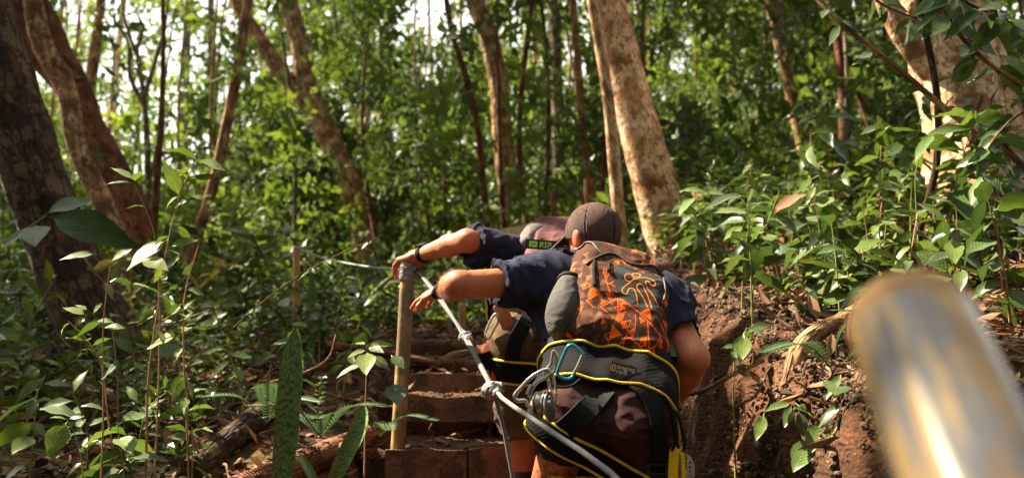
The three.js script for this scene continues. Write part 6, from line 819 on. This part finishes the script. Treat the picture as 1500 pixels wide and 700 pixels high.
for (const [i, [px, d, h, n]] of [[1130, 4.6, 0.55, 20], [1190, 4.3, 0.7, 22], [1240, 4.8, 0.9, 26], [1290, 3.9, 0.75, 24], [1335, 4.4, 0.9, 26], [1385, 3.8, 0.75, 24], [1430, 4.3, 0.95, 26], [1470, 3.6, 0.7, 22], [1500, 4.1, 1.0, 26], [1080, 5.2, 0.6, 18], [1160, 5.4, 0.8, 22], [1040, 4.4, 0.35, 14], [1420, 3.2, 0.4, 16], [1480, 3.0, 0.45, 16], [1220, 3.5, 0.35, 14], [1330, 3.4, 0.4, 16]].entries()) { const x = (px - 750) / FPX * d, b = V(x, groundY(x, -d), -d); plant('bank_shrub', 'bushy shrub with large overlapping leaves on the right bank', b, h, n, 0.13 + 0.03 * (i % 3), 860 + i, { group: 'bushy shrubs of the right bank', from: 0.15, rad: 0.006 }); }
// arching branches over the right bank
const branch = (label, px, rad, n, leaf, seed, mats) => { const pts = px.map(([a, b, c]) => P(a, b, c)), t = thing('arching_branch', label, 'branch', pts[0]), r = rng(seed), c = curve(pts); part(t, 'stem', tube(pts, rad, 8, 40, { noise: 0.1, freq: 12 }), BARK.tan); for (let i = 0; i < n; i++) { const p = c.getPoint(0.05 + 0.9 * r()), a = r() * 6.28, dir = V(Math.cos(a), -0.2 - 0.9 * r(), Math.sin(a)); putLeaf(t, p, dir, V(r() - 0.5, 0.5, 0.9), leaf * (0.7 + 0.6 * r()), 0.9, mats[Math.floor(r() * mats.length)], LEAVES[Math.floor(r() * 5)]); } return t; };
branch('long bare branch slanting down across the huge pale trunk', [[1180, -20, 4.1], [1240, 40, 4], [1310, 95, 3.95], [1400, 170, 3.9], [1470, 215, 3.8], [1540, 290, 3.7]], [0.011, 0.013, 0.014, 0.016, 0.017], 9, 0.1, 801, [LEAFM[1], LEAFM[4]]);
branch('upper branch with hanging dark leaves beside the huge trunk', [[1360, -30, 3.6], [1395, 35, 3.6], [1440, 85, 3.6], [1520, 140, 3.6]], [0.008, 0.009, 0.01, 0.011], 16, 0.13, 802, [LEAFM[1], LEAFM[4], LEAFM[0]]);
branch('leafy twig hanging from the top right corner', [[1540, 60, 3.2], [1480, 30, 3.2], [1420, 5, 3.2], [1370, -30, 3.2]], [0.006, 0.005, 0.004], 18, 0.13, 803, [LEAFM[1], LEAFM[4], LEAFM[0]]);
branch('dark twig curving up from the trunk foot', [[1500, 330, 4.3], [1440, 250, 4.3], [1425, 180, 4.3], [1440, 140, 4.3]], [0.03, 0.026, 0.02, 0.012], 4, 0.1, 804, [LEAFM[1]]);
branch('spiny twig arching across the thicket toward the post', [[330, 490, 3.2], [400, 430, 3.2], [470, 385, 3.2], [560, 345, 3.2]], [0.0035, 0.003, 0.002], 30, 0.04, 805, [LEAFM[1], LEAFM[3]]);
branch('leafy twig reaching in above the huge trunk', [[1250, -30, 3.8], [1300, 10, 3.8], [1370, 30, 3.75], [1440, 20, 3.7]], [0.006, 0.005, 0.003], 22, 0.12, 806, [LEAFM[1], LEAFM[4], LEAFM[0]]);
branch('low leafy twig bending down beside the huge trunk', [[1540, 150, 3.5], [1490, 170, 3.5], [1450, 215, 3.45], [1430, 260, 3.4]], [0.007, 0.005, 0.003], 22, 0.12, 807, [LEAFM[1], LEAFM[4], LEAFM[0]]);
for (const [label, px, rad] of [['pale broken stick lying on the bare earth', [[1082, 675, 2.6], [1092, 640, 2.6], [1106, 608, 2.65]], [0.006, 0.007, 0.005]], ['long thin root crossing the top of the earth face', [[985, 585, 3.1], [1040, 568, 3], [1075, 548, 2.95], [1120, 528, 2.95]], [0.006, 0.008, 0.008, 0.006]], ['hooked thin root above the pale stick', [[1078, 600, 2.75], [1085, 592, 2.72], [1105, 582, 2.72], [1118, 560, 2.75]], [0.004, 0.005, 0.004]], ['thin bent stick leaning in the litter by the rotten log', [[395, 560, 3.5], [440, 548, 3.5], [480, 525, 3.55], [492, 490, 3.6]], [0.005, 0.005, 0.004]]]) solo('fallen_stick', label, 'stick', tube(px.map((q) => P(...q)), rad, 8, 24, { noise: 0.15, freq: 20 }), BARK.tan);
for (let i = 0, r = rng(850); i < 60; i++) { const left = i % 2, d = 2.7 + 1.6 * r(), x = left ? -0.72 - 0.9 * r() : 0.95 + 1.1 * r(), z = -d, p = V(x, groundY(x, z) + 0.02, z); const m = new THREE.Mesh(dryGeos[i % 3], [dryLeaf][0]); const q = orient(V(r() - 0.5, 0.1 + 0.4 * r(), r() - 0.5), V(r() - 0.5, 1, r() * 0.8)); const s = 0.075 + 0.05 * r(); q.scale(V(s, s, s)); q.setPosition(p); q.decompose(m.position, m.quaternion, m.scale); m.name = uniq('fallen_leaf'); m.userData = { label: 'curled dead brown leaf lying on the litter', category: 'leaf', group: 'dead leaves on the litter' }; scene.add(m); }

scene.traverse((o) => { if (o.isMesh) { o.castShadow = true; o.receiveShadow = true; } });
renderer.render(scene, camera);
